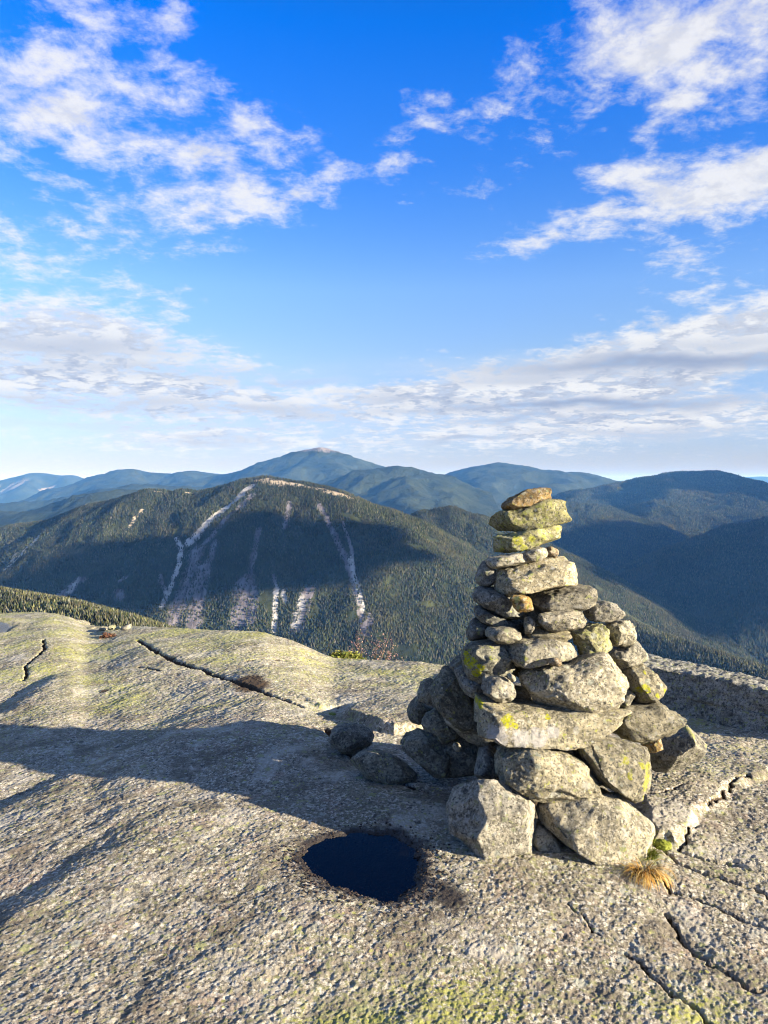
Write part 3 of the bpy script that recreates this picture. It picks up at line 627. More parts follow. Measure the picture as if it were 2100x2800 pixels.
# stones at the back of the pile (seen through the gaps and from the side)
for k, (x, y, z, s_) in enumerate([(.64, 3.74, .47, .19), (.9, 3.78, .5, .19), (.74, 3.72, .75, .15), (.74, 3.7, .95, .12), (.72, 4.02, .12, .26), (.36, 4.05, .12, .22), (1.1, 4.12, .12, .2), (.72, 3.75, .14, .26), (.5, 3.85, .36, .22), (.92, 3.92, .38, .22), (.72, 4.1, .36, .2), (.55, 3.84, .6, .18), (.86, 3.85, .62, .19),
                                  (.68, 3.88, .82, .17), (.84, 3.82, .84, .14), (.66, 3.8, 1.0, .14), (.72, 3.78, 1.15, .12), (1.0, 3.6, .2, .18)]):
    rg = np.random.default_rng(100 + k); n = 9
    an = np.linspace(0, 6.283, n + 1)[:-1]; rr = rg.uniform(.8, 1.05, n) * s_
    d = np.array([[x, y, z]]) - CAM; th = []
    for a, r_ in zip(an, rr):
        p = np.array([x + math.cos(a) * r_, y, z + math.sin(a) * r_ * .55]) - CAM
        fz = -(p[2] * cT + p[1] * sT) ; fy = p[1] * cT - p[2] * sT
        th.append((CX + F * p[0] / fy, CY + F * fz / fy))
    stone('grey stone at the back of the cairn, mostly hidden behind the front stones', 'full', th, y, s_ * .8, ('grey', 'dark')[k % 2], level=4, seed=k, group='stones at the back of the cairn')

# small stones on the far rim of the slab
for lab, poly, Y, T in [
    ('long pale slab of rock lying on the rim of the far left slab', [(760,185),(800,145),(840,140),(900,165),(960,195),(990,225),(985,250),(930,248),(870,215),(820,190)], 12.3, .25),
    ('flat pale stone at the lower right end of the long rim slab', [(978,250),(1000,225),(1050,228),(1098,250),(1090,268),(1030,266)], 11.8, .12),
    ('small pointed white stone on the rim right of the flat pale stone', [(1142,265),(1148,225),(1165,217),(1212,238),(1215,262),(1180,268)], 11.4, .1),
    ('squarish tan stone on the rim in the middle of the row', [(1235,250),(1240,212),(1270,203),(1295,210),(1297,250)], 11.2, .1),
    ('low flat brown stone on the rim beside the squarish tan one', [(1308,245),(1315,228),(1350,224),(1366,240),(1350,250)], 11.0, .1),
    ('peaked stone at the right end of the row on the rim', [(1368,248),(1380,222),(1425,208),(1445,192),(1470,197),(1482,240),(1440,250)], 10.8, .13)]:
    stone(lab, 'E', [(x, y + 2) for x, y in poly], Y - .9, T, 'pale' if 'tan' not in lab and 'brown' not in lab else 'olive', level=4, name='rim_stone', group='stones along the rim of the slab', rough=.8)
stone('thin flat plate of rock below the far left pool', 'E', [(-120,300),(60,262),(250,252),(400,262),(425,290),(380,318),(200,335),(40,345),(-120,350)], 11.6, .5, 'olive', level=5, name='rock_plate', cat='rock', group=None, rough=.7, bevel=(0, .1))

# ledge to the right behind the cairn: a long block with a lit top and a steep shaded face
def ledge():
    bl = at_depth(full('W', [(1330, 1500), (1760, 1600)]), [5.75, 4.75]); tl = at_depth(full('W', [(1330, 1426), (1760, 1509)]), [5.85, 4.85])
    a, b = bl[0], bl[1]; nu, nv = 360, 170
    ax = np.array([b[0] - a[0], b[1] - a[1]]); Ln = np.hypot(*ax); ax /= Ln
    back = np.array([-ax[1], ax[0]])
    s = np.linspace(-.25, 1.15, nu); t = np.linspace(0, 1, nv)
    Sg, Tg = np.meshgrid(s, t, indexing='ij')
    hgt = (tl[0][2] * (1 - Sg) + tl[1][2] * Sg)
    z0 = -.25
    # profile: t<.45 face, then rounded edge, then top running back and falling away
    tf = np.clip(Tg / .5, 0, 1); tb = np.clip((Tg - .5) / .5, 0, 1)
    off = .10 * tf + 1.0 * tb; zz = z0 + (hgt - z0) * tf ** .9 - .05 * tb - 1.6 * np.maximum(tb - .42, 0) ** 1.3
    X = a[0] + ax[0] * Sg * Ln + back[0] * off; Y = a[1] + ax[1] * Sg * Ln + back[1] * off
    V = np.stack([X, Y, zz], -1).reshape(-1, 3)
    n = .03 * fbm(V * 3.1, 4) + .010 * fbm(V * 17, 3) + .004 * fbm(V * 50, 2)
    nx = np.where(Tg < .5, -1, 0).ravel()
    V[:, 0] += back[0] * n * nx; V[:, 1] += back[1] * n * nx; V[:, 2] += n * (1 + .0 * nx) * (1 - .6 * (nx < 0))
    o = mesh_np('rock_ledge', V, grid_faces(nu, nv), ledge_mat)
    tag(o, 'long granite ledge with a sunlit top and steep shaded face behind the cairn', kind='structure')
def _ledge_mat():
    m = stone_mat('ledge_granite', (.27, .26, .22), lichen=.3, dark=.9); N = NT(m.node_tree)
    return m
ledge_mat = _ledge_mat()
ledge()

# dark grit round the puddle
def grit(name, pts, smin, smax, cols, label):
    v0, f0 = ico(1); Vs, Fs, Cs = [], [], []
    z = ground_z(pts)
    for k, p in enumerate(pts):
        s_ = smin * (smax / smin) ** RNG.random(); q = v0 * RNG.uniform(.6, 1.2, (len(v0), 1)) * s_ * [1, 1, .6]
        an = RNG.random() * 6.28; c, sn = math.cos(an), math.sin(an)
        q = q @ np.array([[c, sn, 0], [-sn, c, 0], [0, 0, 1]])
        Vs.append(q + [p[0], p[1], z[k] + s_ * .2]); Fs.append(f0 + k * len(v0)); Cs.append(np.repeat(np.array(cols[RNG.integers(len(cols))])[None] * RNG.uniform(.7, 1.3), len(v0), 0))
    o = mesh_np(name, np.vstack(Vs), np.vstack(Fs), M['tree'], n=3, smooth=False, cols=np.vstack(Cs))
    return tag(o, label, kind='stuff')
cand = RNG.uniform(PUD.min(0) - .22, PUD.max(0) + .22, (9000, 2))
d_, _ = polydist(cand, PUD, True); ins_ = inside(cand, PUD)
low = cand[:, 1] < PUD[:, 1].mean() + .12
keep = (((~ins_) & (d_ < .18 * RNG.random(len(cand)) ** 1.6) & (low | (RNG.random(len(cand)) < .35))) | (ins_ & (d_ < .06 * RNG.random(len(cand)) ** 1.5)))
grit('gravel', cand[keep], .0018, .0075, [(.02, .015, .013), (.045, .035, .03), (.07, .055, .045), (.03, .02, .02), (.035, .028, .02)], 'dark wet grit washed up around the rain puddle')

# ------------------------------------------------------------------ plants
def blades(n, base, spread, length, droop, width, cols, out=None):
    Vs, Fs, Cs = [], [], []; seg = 5
    for k in range(n):
        a = RNG.uniform(0, 6.28); r = spread * math.sqrt(RNG.random())
        p = np.array(base) + [math.cos(a) * r, math.sin(a) * r * .8, 0]
        ln = length * RNG.uniform(.5, 1.15)
        hd = np.array([math.cos(a), math.sin(a), 0]) * .75 + (np.array(out) if out is not None else 0) + RNG.normal(0, .35, 3) * [1, 1, 0]
        hd[2] = 0; hd /= np.linalg.norm(hd) + 1e-6
        sd = np.array([-hd[1], hd[0], 0]); ang = RNG.uniform(.6, 1.25); pos = p.copy()
        col = np.array(cols[RNG.integers(len(cols))]) * RNG.uniform(.7, 1.25)
        for s_ in range(seg + 1):
            w = width * (1 - s_ / seg * .85)
            Vs += [pos - sd * w, pos + sd * w]; Cs += [col * (.55 + .45 * s_ / seg)] * 2
            if s_ < seg:
                i = len(Vs) - 2; Fs.append((i, i + 1, i + 3, i + 2))
            e = ang - droop * (s_ / seg) ** 1.1
            pos = pos + (hd * math.cos(e) + np.array([0, 0, 1]) * math.sin(e)) * ln / seg + RNG.normal(0, .0012, 3)
    return np.array(Vs), np.array(Fs), np.array(Cs)

leafm = tint_mat('grass_blades', .7)
gp = hit('G', [(1145, 235), (1150, 150), (1205, 88)])
zz = ground_z(gp)
v1, f1, c1 = blades(230, (gp[0][0] - .0, gp[0][1] + .05, zz[0] - .005), .04, .14, 2.6, .0019, [(.55, .33, .07), (.62, .42, .12), (.48, .25, .05), (.6, .45, .2), (.4, .2, .05)], (-.1, -.75, 0))
o = mesh_np('grass_tuft', v1, f1, leafm, cols=c1); tag(o, 'tuft of golden dry grass drooping beside the front right boulder', 'grass tuft')
v2, f2, c2 = blades(260, (gp[1][0] - .005, gp[1][1] + .01, zz[1] + .0), .035, .06, 1.4, .0016, [(.16, .2, .02), (.22, .25, .03), (.3, .3, .05), (.1, .15, .02)])
og = mesh_np('green_blades', v2, f2, leafm, cols=c2, parent=o)

def moss(base, r, label):
    v0, f0 = ico(4); n = fbm(v0 * 3 + base[0] * 7, 4)
    V = v0 * (1 + .25 * n[:, None]) * [r, r * 1.25, r * .45]
    V += v0 * (.004 * fbm(v0 * 22, 2))[:, None]
    cols = np.array([.2, .22, .03]) * (.8 + .5 * fbm(v0 * 6, 3))[:, None]; cols = np.maximum(cols, .01)
    o = mesh_np('moss_cushion', V, f0, leafm, n=3, cols=cols, loc=base)
    return tag(o, label, 'moss')
moss((gp[2][0], gp[2][1], zz[2] + .0), .035, 'green moss cushion in the crack right of the golden grass')
g3 = hit('Q', [(510, 1475)]); moss((g3[0][0], g3[0][1], float(ground_z(g3)[0]) + .002), .022, 'small yellow green moss pad against the rock above the larger cushion')
g4 = hit('K', [(240, 735)]); moss((g4[0][0], g4[0][1], float(ground_z(g4)[0])), .03, 'tiny moss pad in the shaded step of rock left of the cairn')

def shrub(name, P, r, n, cols, label, h, leaf=.012, twig=False, cat='shrub', zoff=0):
    Vs, Fs, Cs = [], [], []
    P = np.array(P)
    cl = [np.array([RNG.uniform(-1, 1) * r, RNG.uniform(-.5, .5) * r, RNG.uniform(.2, 1) * h * (1 - .5 * RNG.random())]) for _ in range(22)]
    for k in range(n):
        c = cl[RNG.integers(len(cl))]; p = c + RNG.normal(0, 1, 3) * [r * .14, r * .14, h * .13]
        p[2] *= 1 - .55 * min(1, abs(p[0]) / r) ** 2
        a = RNG.normal(0, 1, 3); a /= np.linalg.norm(a); b = np.cross(a, RNG.normal(0, 1, 3)); b /= np.linalg.norm(b)
        s_ = leaf * RNG.uniform(.6, 1.3); i = len(Vs)
        Vs += [P + p - a * s_ * 1.6, P + p + b * s_ * .5, P + p + a * s_ * 1.6, P + p - b * s_ * .5]; Fs.append((i, i + 1, i + 2, i + 3))
        Cs += [np.array(cols[RNG.integers(len(cols))]) * RNG.uniform(.6, 1.3)] * 4
    root = bpy.data.objects.new(name, None); COL.objects.link(root); root.location = tuple(P); tag(root, label, cat)
    mesh_np('foliage', np.array(Vs) - P, np.array(Fs), leafm, smooth=False, cols=np.array(Cs), parent=root)
    Vs, Fs, Cs = [], [], []
    for c in cl:
        q = np.array([c[0] * .2, c[1] * .2, -h * .5]); d = c - q; sd = np.cross(d, [0, 1, .1]); sd /= np.linalg.norm(sd)
        s2 = np.cross(d, sd); s2 /= np.linalg.norm(s2); i = len(Vs); w = r * .012
        for e, ww in ((q, w * 1.6), (c, w * .6)):
            for an in (0, 2.1, 4.2): Vs.append(e + (sd * math.cos(an) + s2 * math.sin(an)) * ww)
        Fs += [(i, i + 1, i + 4, i + 3), (i + 1, i + 2, i + 5, i + 4), (i + 2, i, i + 3, i + 5)]; Cs += [(.09, .065, .05)] * 6
    mesh_np('stem', np.array(Vs), np.array(Fs), leafm, cols=np.array(Cs), parent=root)
def edge_pt(crop, pt, D): return at_depth(full(crop, [pt]), D)[0]
shrub('dwarf_shrub', edge_pt('K', (405, 118), 8.35), .19, 1200, [(.12, .14, .025), (.18, .18, .03), (.07, .09, .015), (.22, .2, .05)], 'low yellow green shrub peeping over the rim of the slab', .13, .013)
shrub('bare_bush', edge_pt('K', (640, 150), 11.5),   .5, 420, [(.28, .16, .14), (.22, .12, .11), (.3, .2, .16)], 'faded reddish bush rising beyond the rim of the slab', .55, .011)
b3 = hit('E', [(1238, 345)]); b3z = float(ground_z(b3)[0])
shrub('dry_plant', (b3[0][0], b3[0][1], b3z - .01), .10, 300, [(.12, .05, .03), (.18, .08, .04), (.07, .035, .02)], 'dark rusty clump of plants in a dip of the slab below the rim stones', .09, .01, cat='plant')

# ------------------------------------------------------------------ mountains
def crest(pts):
    a = np.array(pts, float); return at_depth(full('W', a[:, :2]), a[:, 2])
def ridge_h(P, ridges, k=18.0):
    acc = None
    for pts, slope, w in ridges:
        best = np.full(len(P), -1e9)
        for i in range(len(pts) - 1):
            a, b = pts[i], pts[i + 1]; ab = (b - a)[:2]; l2 = ab @ ab
            t = np.clip(((P - a[:2]) @ ab) / l2, 0, 1)
            d = np.hypot(P[:, 0] - a[0] - t * ab[0], P[:, 1] - a[1] - t * ab[1])
            h = a[2] + (b[2] - a[2]) * t - slope * (np.sqrt(d * d + w * w) - w)
            best = np.maximum(best, h)
        if acc is None: acc = best
        else:
            m = np.maximum(acc, best); acc = m + k * np.log(np.exp((acc - m) / k) + np.exp((best - m) / k)) * .6
    return acc
TERR = {}
def terrain(name, x0, x1, y0, y1, step, ridges, floor, rel, mat, label, k=18.0, rock=None, relscale=1 / 260., canopy=0):
    xs = np.arange(x0, x1 + step, step); ys = np.arange(y0, y1 + step, step)
    X, Y = np.meshgrid(xs, ys, indexing='ij'); P = np.stack([X.ravel(), Y.ravel()], 1)
    z = ridge_h(P, ridges, k)
    m = np.maximum(z, floor); z = m + 25 * np.log(np.exp((z - m) / 25) + np.exp((floor - m) / 25))
    p3 = np.stack([P[:, 0], P[:, 1], z * .6], 1)
    near = np.full(len(P), 1e9)
    for pts, s_, w in ridges[:1]:
        d, _ = polydist(P, pts[:, :2]); near = np.minimum(near, d)
    rz = rel * (fbm(p3 * relscale + 3, 6, .52, ridged=True) - .55) * sstep(0, max(160, rel * 6), near)
    z = z + rz + canopy * fbm(p3 / (step * 2.2), 2)
    TERR[name + label] = (xs, ys, z.reshape(X.shape))
    at = rock(P, z) if rock else dict(rock=np.zeros(len(P)), pale=np.zeros(len(P)), tan=np.zeros(len(P)))
    o = mesh_np(name, np.column_stack([P, z]), grid_faces(len(xs), len(ys)), mat, attrs=at)
    tag(o, label, kind='structure')
    return (xs, ys, z.reshape(X.shape)), at['rock'].reshape(X.shape)
def samp(T, P, A=None):
    xs, ys, Z = T; Z = Z if A is None else A
    i = np.clip((P[:, 0] - xs[0]) / (xs[1] - xs[0]), 0, len(xs) - 1.001); j = np.clip((P[:, 1] - ys[0]) / (ys[1] - ys[0]), 0, len(ys) - 1.001)
    a, b = i.astype(int), j.astype(int); f, g = i - a, j - b
    return Z[a, b] * (1 - f) * (1 - g) + Z[a + 1, b] * f * (1 - g) + Z[a, b + 1] * (1 - f) * g + Z[a + 1, b + 1] * f * g
def cast(zf, crop, pts, y0, y1, n=700):
    d = rays(full(crop, pts)); out = []
    Ys = np.linspace(y0, y1, n)
    for r in d:
        p = CAM + r[None] * (Ys / r[1])[:, None]
        h = p[:, 2] <= zf(p[:, :2])
        k = int(np.argmax(h)) if h.any() else n - 1
        out.append(p[k, :2])
    return np.array(out)

def forest(T, rock, n, box, hgt, wid, cols, name, label, maxrock=.35, clump=1 / 60.):
    P = np.stack([RNG.uniform(box[0], box[1], n), RNG.uniform(box[2], box[3], n)], 1)
    az = np.abs(np.degrees(np.arctan2(P[:, 0], P[:, 1])))
    P = P[az < 33]
    z = samp(T, P); rk = samp(T, P, rock)
    e = 12.0
    gy = (samp(T, P + [0, e]) - samp(T, P - [0, e])) / (2 * e); gx = (samp(T, P + [e, 0]) - samp(T, P - [e, 0])) / (2 * e)
    facing = (gx * P[:, 0] + gy * P[:, 1]) / np.hypot(P[:, 0], P[:, 1]) - (z - H) / np.hypot(P[:, 0], P[:, 1])
    den = fbm(np.stack([P[:, 0], P[:, 1], z], 1) * clump, 3)
    keep = (rk + .15 * RNG.normal(size=len(P)) < maxrock) & (facing > -.15) & (den > -.55)
    P, z, den = P[keep], z[keep], den[keep]; n = len(P)
    h = RNG.uniform(*hgt, n) * (1 + .2 * den); w = RNG.uniform(*wid, n); sides = 5
    ang = RNG.uniform(0, 6.28, n)
    V = np.zeros((n, sides + 1, 3)); C = np.zeros((n, sides + 1, 3))
    for k in range(sides):
        a = ang + 6.283 * k / sides
        V[:, k] = np.stack([P[:, 0] + np.cos(a) * w, P[:, 1] + np.sin(a) * w, z + h * RNG.uniform(-.05, .2, n)], 1)
    V[:, sides] = np.stack([P[:, 0] + RNG.normal(0, .1, n) * w, P[:, 1], z + h], 1)
    ci = RNG.integers(0, len(cols), n); big = np.clip(.5 + .9 * fbm(np.stack([P[:, 0], P[:, 1], z], 1) * clump * .35 + 4, 3), 0, 1)
    ca = np.array(cols)
    c = ca[ci] * RNG.uniform(.6, 1.35, (n, 1)) * (.75 + .5 * big[:, None]); pt_ = sstep(.1, .5, fbm(np.stack([P[:, 0], P[:, 1], z], 1) * clump * .5 + 44, 4))[:, None] * RNG.uniform(.2, 1, (n, 1)) * .7
    c = c * (1 - pt_) + np.array([.070, .064, .034]) * pt_; C[:] = c[:, None]
    Fc = np.stack([np.stack([np.arange(n) * (sides + 1) + k, np.arange(n) * (sides + 1) + (k + 1) % sides, np.arange(n) * (sides + 1) + sides], 1) for k in range(sides)], 1).reshape(-1, 3)
    o = mesh_np(name, V.reshape(-1, 3), Fc, M['tree'], n=3, smooth=False, cols=C.reshape(-1, 3))
    tag(o, label, kind='stuff')
    return n

GREEN = [(.025, .034, .016), (.036, .045, .019), (.018, .028, .014), (.047, .053, .023), (.033, .036, .022), (.068, .063, .043)]
hm_near = hill_mat('forest_floor', (.03, .038, .016), (.07, .075, .03), .02)
hm_mid = hill_mat('mountain_slope', (.020, .027, .013), (.047, .052, .021), .01)
hm_far = hill_mat('far_slope', (.014, .021, .011), (.036, .045, .024), .0035, 26)

# near wooded hill on the left, below the slab
hl, hr = terrain('hill', -560, 60, 220, 900, 2.5, [(crest([(-700, 1200, 760), (-200, 1244, 660), (0, 1280, 610), (100, 1296, 570), (180, 1318, 530), (260, 1343, 490), (340, 1378, 450), (430, 1425, 400)]), .5, 20)], -420, 4, hm_near, 'wooded shoulder just below the far left rim of the slab', relscale=1 / 60.)
n1 = forest(hl, hr, 42000, (-330, -20, 330, 680), (2.2, 4.4), (.6, 1.0), GREEN + [(.12, .12, .05), (.11, .1, .06), (.13, .13, .1)], 'conifer_forest', 'dense low conifers covering the shoulder below the slab', clump=1 / 12.)

# the big slide-scarred mountain
L1 = [(crest([(-500, 1290, 2700), (-120, 1192, 2500), (0, 1144, 2450), (100, 1126, 2400), (200, 1093, 2350), (280, 1071, 2300), (320, 1058, 2280), (350, 1061, 2280), (370, 1068, 2290), (395, 1062, 2260), (425, 1064, 2260),
               (480, 1051, 2240), (530, 1036, 2220), (575, 1033, 2200), (615, 1038, 2180), (650, 1046, 2150), (700, 1053, 2120), (740, 1068, 2080), (762, 1078, 2050), (830, 1103, 2040), (886, 1124, 2060)]), .62, 25),
      (crest([(740, 1072, 2080), (772, 1150, 1900), (792, 1240, 1740), (804, 1330, 1610), (814, 1450, 1470)]), .66, 30),
      (crest([(570, 1040, 2200), (520, 1130, 2150), (480, 1220, 2090), (450, 1310, 2030), (430, 1420, 1960)]), .8, 25),
      (crest([(655, 1052, 2150), (648, 1180, 2040), (640, 1300, 1940), (632, 1430, 1840)]), .8, 40),
      (crest([(395, 1064, 2260), (395, 1110, 2170), (340, 1180, 2060), (250, 1240, 1970), (150, 1320, 1870), (60, 1400, 1780)]), .7, 22),
      (crest([(200, 1095, 2350), (110, 1180, 2180), (20, 1270, 2040), (-80, 1360, 1920)]), .6, 30),
      (crest([(40, 1140, 2430), (-60, 1220, 2250), (-160, 1300, 2100)]), .6, 30),
      (crest([(880, 1128, 2620), (926, 1106, 2600), (966, 1100, 2600), (1020, 1116, 2550), (1060, 1134, 2500), (1150, 1195, 2400), (1250, 1300, 2200)]), .5, 60),
      (crest([(840, 1110, 2030), (930, 1210, 1850), (1010, 1330, 1700), (1060, 1440, 1560)]), .5, 60)]
zf1 = lambda P: np.maximum(ridge_h(P, L1), -600)
SL = [  # crop C polylines: slide scars (points, half width m, kind 0 dark slab, 1 pale, 2 tan)
    ([(1088, 238), (1040, 280), (1000, 312), (950, 355), (900, 400), (860, 440), (820, 490)], 15, 1),
    ([(1090, 280), (1040, 330), (980, 380), (930, 440), (880, 500), (850, 560)], 16, 0),
    ([(850, 520), (830, 600), (800, 690), (770, 760), (750, 830)], 30, 0), ([(880, 600), (860, 700), (840, 830)], 28, 0), ([(930, 480), (900, 600)], 14, 0),
    ([(760, 465), (785, 520), (772, 590), (735, 690), (700, 775)], 9, 1),
    ([(1118, 430), (1105, 500), (1085, 580), (1078, 660), (1060, 760)], 11, 0), ([(1060, 640), (1050, 760), (1040, 840)], 36, 0), ([(1090, 690), (1085, 830)], 20, 0),
    ([(1195, 690), (1190, 770), (1185, 865)], 9, 1), ([(1340, 700), (1310, 760), (1280, 860)], 24, 0), ([(1225, 700), (1230, 750)], 8, 1), ([(1300, 740), (1275, 840)], 7, 1),
    ([(1378, 322), (1405, 370), (1430, 430), (1460, 490), (1490, 560), (1525, 640), (1545, 720), (1560, 800), (1580, 890)], 12, 0),
    ([(1480, 400), (1500, 460), (1520, 530), (1530, 600)], 6, 0), ([(1515, 560), (1545, 660), (1570, 780)], 6, 1), ([(1600, 800), (1590, 870)], 14, 0),
    ([(182, 445), (150, 485), (110, 520), (70, 560), (20, 610)], 8, 1), ([(70, 540), (30, 590)], 12, 2),
    ([(612, 345), (590, 380), (562, 412)], 9, 2), ([(345, 650), (300, 690), (250, 730)], 22, 0), ([(330, 655), (300, 700)], 5, 1),
    ([(535, 640), (525, 655)], 14, 0), ([(510, 700), (515, 740)], 18, 0), ([(690, 640), (720, 720), (690, 780)], 8, 0),
    ([(1250, 310), (1240, 380), (1230, 420)], 12, 0), ([(1180, 640), (1195, 690)], 8, 0)]
TOPS = [([(1160, 212), (1220, 225)], 26, 2), ([(1230, 222), (1330, 240), (1420, 258), (1515, 288)], 14, 2), ([(1400, 262), (1480, 278)], 10, 2), ([(1105, 212), (1150, 214)], 14, 2), ([(650, 256), (700, 262)], 7, 2), ([(800, 265), (830, 268)], 6, 2)]
def rock1(P, z):
    rk = np.zeros(len(P)); pl = np.zeros(len(P)); tn = np.zeros(len(P))
    for pts, hw, kind in SL + TOPS:
        W = cast(zf1, 'C', pts, 1400, 2600)
        d, _ = polydist(P, W); e = np.exp(-(d / hw) ** 2) * (.5 if kind == 2 else .74 if pts[0] == (1088, 238) else .56 if kind == 1 else .52)
        e2 = np.exp(-(d / (hw * 1.3)) ** 2)
        rk = np.maximum(rk, e)
        if kind == 1: pl = np.maximum(pl, e2)
        if kind == 2: tn = np.maximum(tn, e2)
    return dict(rock=rk, pale=np.clip(pl * 1.3, 0, 1), tan=np.clip(tn * 1.2, 0, 1))
t1, r1 = terrain('mountain', -1650, 1250, 1420, 3000, 4, L1, -640, 9, hm_mid, 'forested mountain scarred by pale rock slides across the valley', rock=rock1, relscale=1 / 170.)
n2 = forest(t1, r1, 260000, (-1500, 1250, 1430, 2600), (4.5, 8), (1.3, 2.1), GREEN, 'conifer_forest', 'conifer forest on the slide scarred mountain')

# sunlit flank running down to the right, behind the ledge
t2, r2 = terrain('hill', 180, 1300, 700, 2100, 4, [(crest([(1150, 1230, 1900), (1260, 1308, 1720), (1366, 1354, 1520), (1486, 1394, 1370), (1580, 1427, 1270), (1659, 1454, 1180), (1900, 1540, 950), (2300, 1640, 800)]), .5, 40)], -620, 5, hm_near, 'sunlit wooded flank falling to the right behind the cairn', relscale=1 / 90.)
n3 = forest(t2, r2, 80000, (230, 1150, 720, 1900), (3.5, 7), (1.1, 1.9), GREEN + [(.11, .11, .05), (.1, .1, .08)], 'conifer_forest', 'lighter conifers on the flank behind the cairn', clump=1 / 30.)

# ranges behind
L2 = [(crest([(1213, 1085, 6300), (1286, 1060, 6100), (1353, 1043, 6000), (1406, 1032, 6000), (1473, 1025, 6000), (1540, 1023, 6000), (1593, 1036, 5900), (1659, 1056, 5800), (1800, 1100, 5600), (2100, 1120, 5500)]), .42, 120),
      (crest([(1473, 1028, 6000), (1440, 1075, 5300), (1400, 1120, 4800), (1380, 1160, 4300)]), .42, 90),
      (crest([(1540, 1025, 6000), (1600, 1085, 5200), (1640, 1150, 4600)]), .42, 90),
      (crest([(1280, 1062, 6100), (1250, 1100, 5500), (1300, 1150, 5000)]), .4, 80)]
tA, rA = terrain('mountain', 300, 4200, 3600, 8200, 22, L2, -640, 45, hm_far, 'broad dark green mountain at the right of the skyline', k=40, relscale=1 / 700., canopy=9)
L2b = [(crest([(1080, 1150, 4700), (1150, 1107, 4600), (1213, 1087, 4500), (1280, 1093, 4400), (1330, 1121, 4200), (1366, 1157, 4000), (1390, 1200, 3800)]), .45, 70),
       (crest([(1213, 1090, 4500), (1190, 1150, 4100), (1150, 1230, 3600)]), .45, 60)]
tB, rB = terrain('hill', -200, 1900, 2900, 5600, 14, L2b, -640, 30, hm_far, 'dark wooded foothill directly behind the top of the cairn', k=30, relscale=1 / 400., canopy=9)
L2c = [(crest([(2000, 1060, 3600), (1800, 1092, 3400), (1659, 1130, 3250), (1620, 1146, 3200), (1553, 1180, 3100), (1490, 1235, 2950), (1420, 1310, 2750)]), .45, 60),
       (crest([(1659, 1135, 3250), (1640, 1220, 2800), (1600, 1310, 2450)]), .45, 60)]
t3, r3 = terrain('hill', 300, 2600, 1900, 4300, 11, L2c, -640, 24, hm_far, 'shadowy wooded slope at the right edge below the broad mountain', k=30, relscale=1 / 300., canopy=9)
DG = [(.02, .03, .016), (.03, .04, .02), (.015, .024, .013), (.045, .05, .026), (.055, .052, .034)]
forest(t3, r3, 110000, (350, 2300, 1900, 3500), (7, 12), (2.2, 3.4), DG, 'conifer_forest', 'dark conifers on the shadowy slope at the right edge', clump=1 / 150.)
forest(tB, rB, 70000, (100, 1800, 3000, 4700), (8, 13), (2.6, 3.8), DG, 'conifer_forest', 'dark conifers on the foothill behind the cairn', clump=1 / 200.)
forest(tA, rA, 110000, (700, 3600, 4000, 6300), (9, 15), (3.2, 5), DG, 'conifer_forest', 'blue green conifers on the broad mountain at the right', clump=1 / 250.)
L3 = [(crest([(880, 1060, 9200), (960, 1040, 9000), (1006, 1026, 9000), (1046, 1008, 9000), (1080, 1002, 9000), (1126, 1008, 9000), (1173, 1016, 9000), (1213, 1023, 9000), (1240, 1022, 9000), (1273, 1038, 9100), (1346, 1043, 9200), (1500, 1060, 9300)]), .38, 150),
      (crest([(1080, 1005, 9000), (1060, 1045, 8200), (1020, 1080, 7400)]), .38, 120), (crest([(1240, 1025, 9000), (1200, 1060, 8000)]), .38, 120)]
terrain('mountain', -1400, 5200, 6400, 11500, 34, L3, -600, 60, hm_far, 'long blue mountain with a knobbed right shoulder behind the cairn', k=50, relscale=1 / 1000., canopy=10)
def bare(P, z):
    W = at_depth(full('C', [(1385, 85)]), 9000)[0]
    d = np.hypot(P[:, 0] - W[0], P[:, 1] - W[1]); r = np.clip(.95 - d / 560, 0, .6)
    return dict(rock=r, pale=np.zeros(len(P)), tan=np.clip(r * 1.3, 0, 1) * .2)
L4 = [(crest([(300, 1075, 9400), (420, 1040, 9200), (480, 1026, 9100), (530, 1018, 9000), (590, 1003, 9000), (640, 984, 9000), (668, 974, 9000), (690, 972, 9000), (715, 977, 9000), (760, 991, 9000), (820, 1013, 9000), (900, 1040, 9100)]), .40, 110),
      (crest([(690, 975, 9000), (650, 1015, 8200), (610, 1050, 7500)]), .42, 90), (crest([(690, 975, 9000), (730, 1020, 8100)]), .42, 90), (crest([(590, 1005, 9000), (560, 1040, 8200)]), .4, 90)]
terrain('mountain', -4200, 600, 6600, 11200, 26, L4, -600, 55, hm_far, 'highest blue peak with a bare reddish summit on the skyline', k=45, relscale=1 / 800., rock=bare, canopy=10)
L4b = [(crest([(700, 1075, 6900), (760, 1035, 6700), (820, 1013, 6500), (860, 1010, 6500), (886, 1013, 6500), (926, 1030, 6400), (980, 1053, 6300), (1013, 1086, 6100), (1040, 1120, 5900)]), .42, 90),
       (crest([(860, 1012, 6500), (880, 1060, 5800), (900, 1100, 5200)]), .42, 80), (crest([(930, 1032, 6400), (960, 1080, 5700), (960, 1110, 5300)]), .42, 70)]
terrain('mountain', -1700, 900, 4500, 8200, 20, L4b, -620, 45, hm_far, 'rounded blue mountain joining the right foot of the highest peak', k=40, relscale=1 / 600., canopy=9)
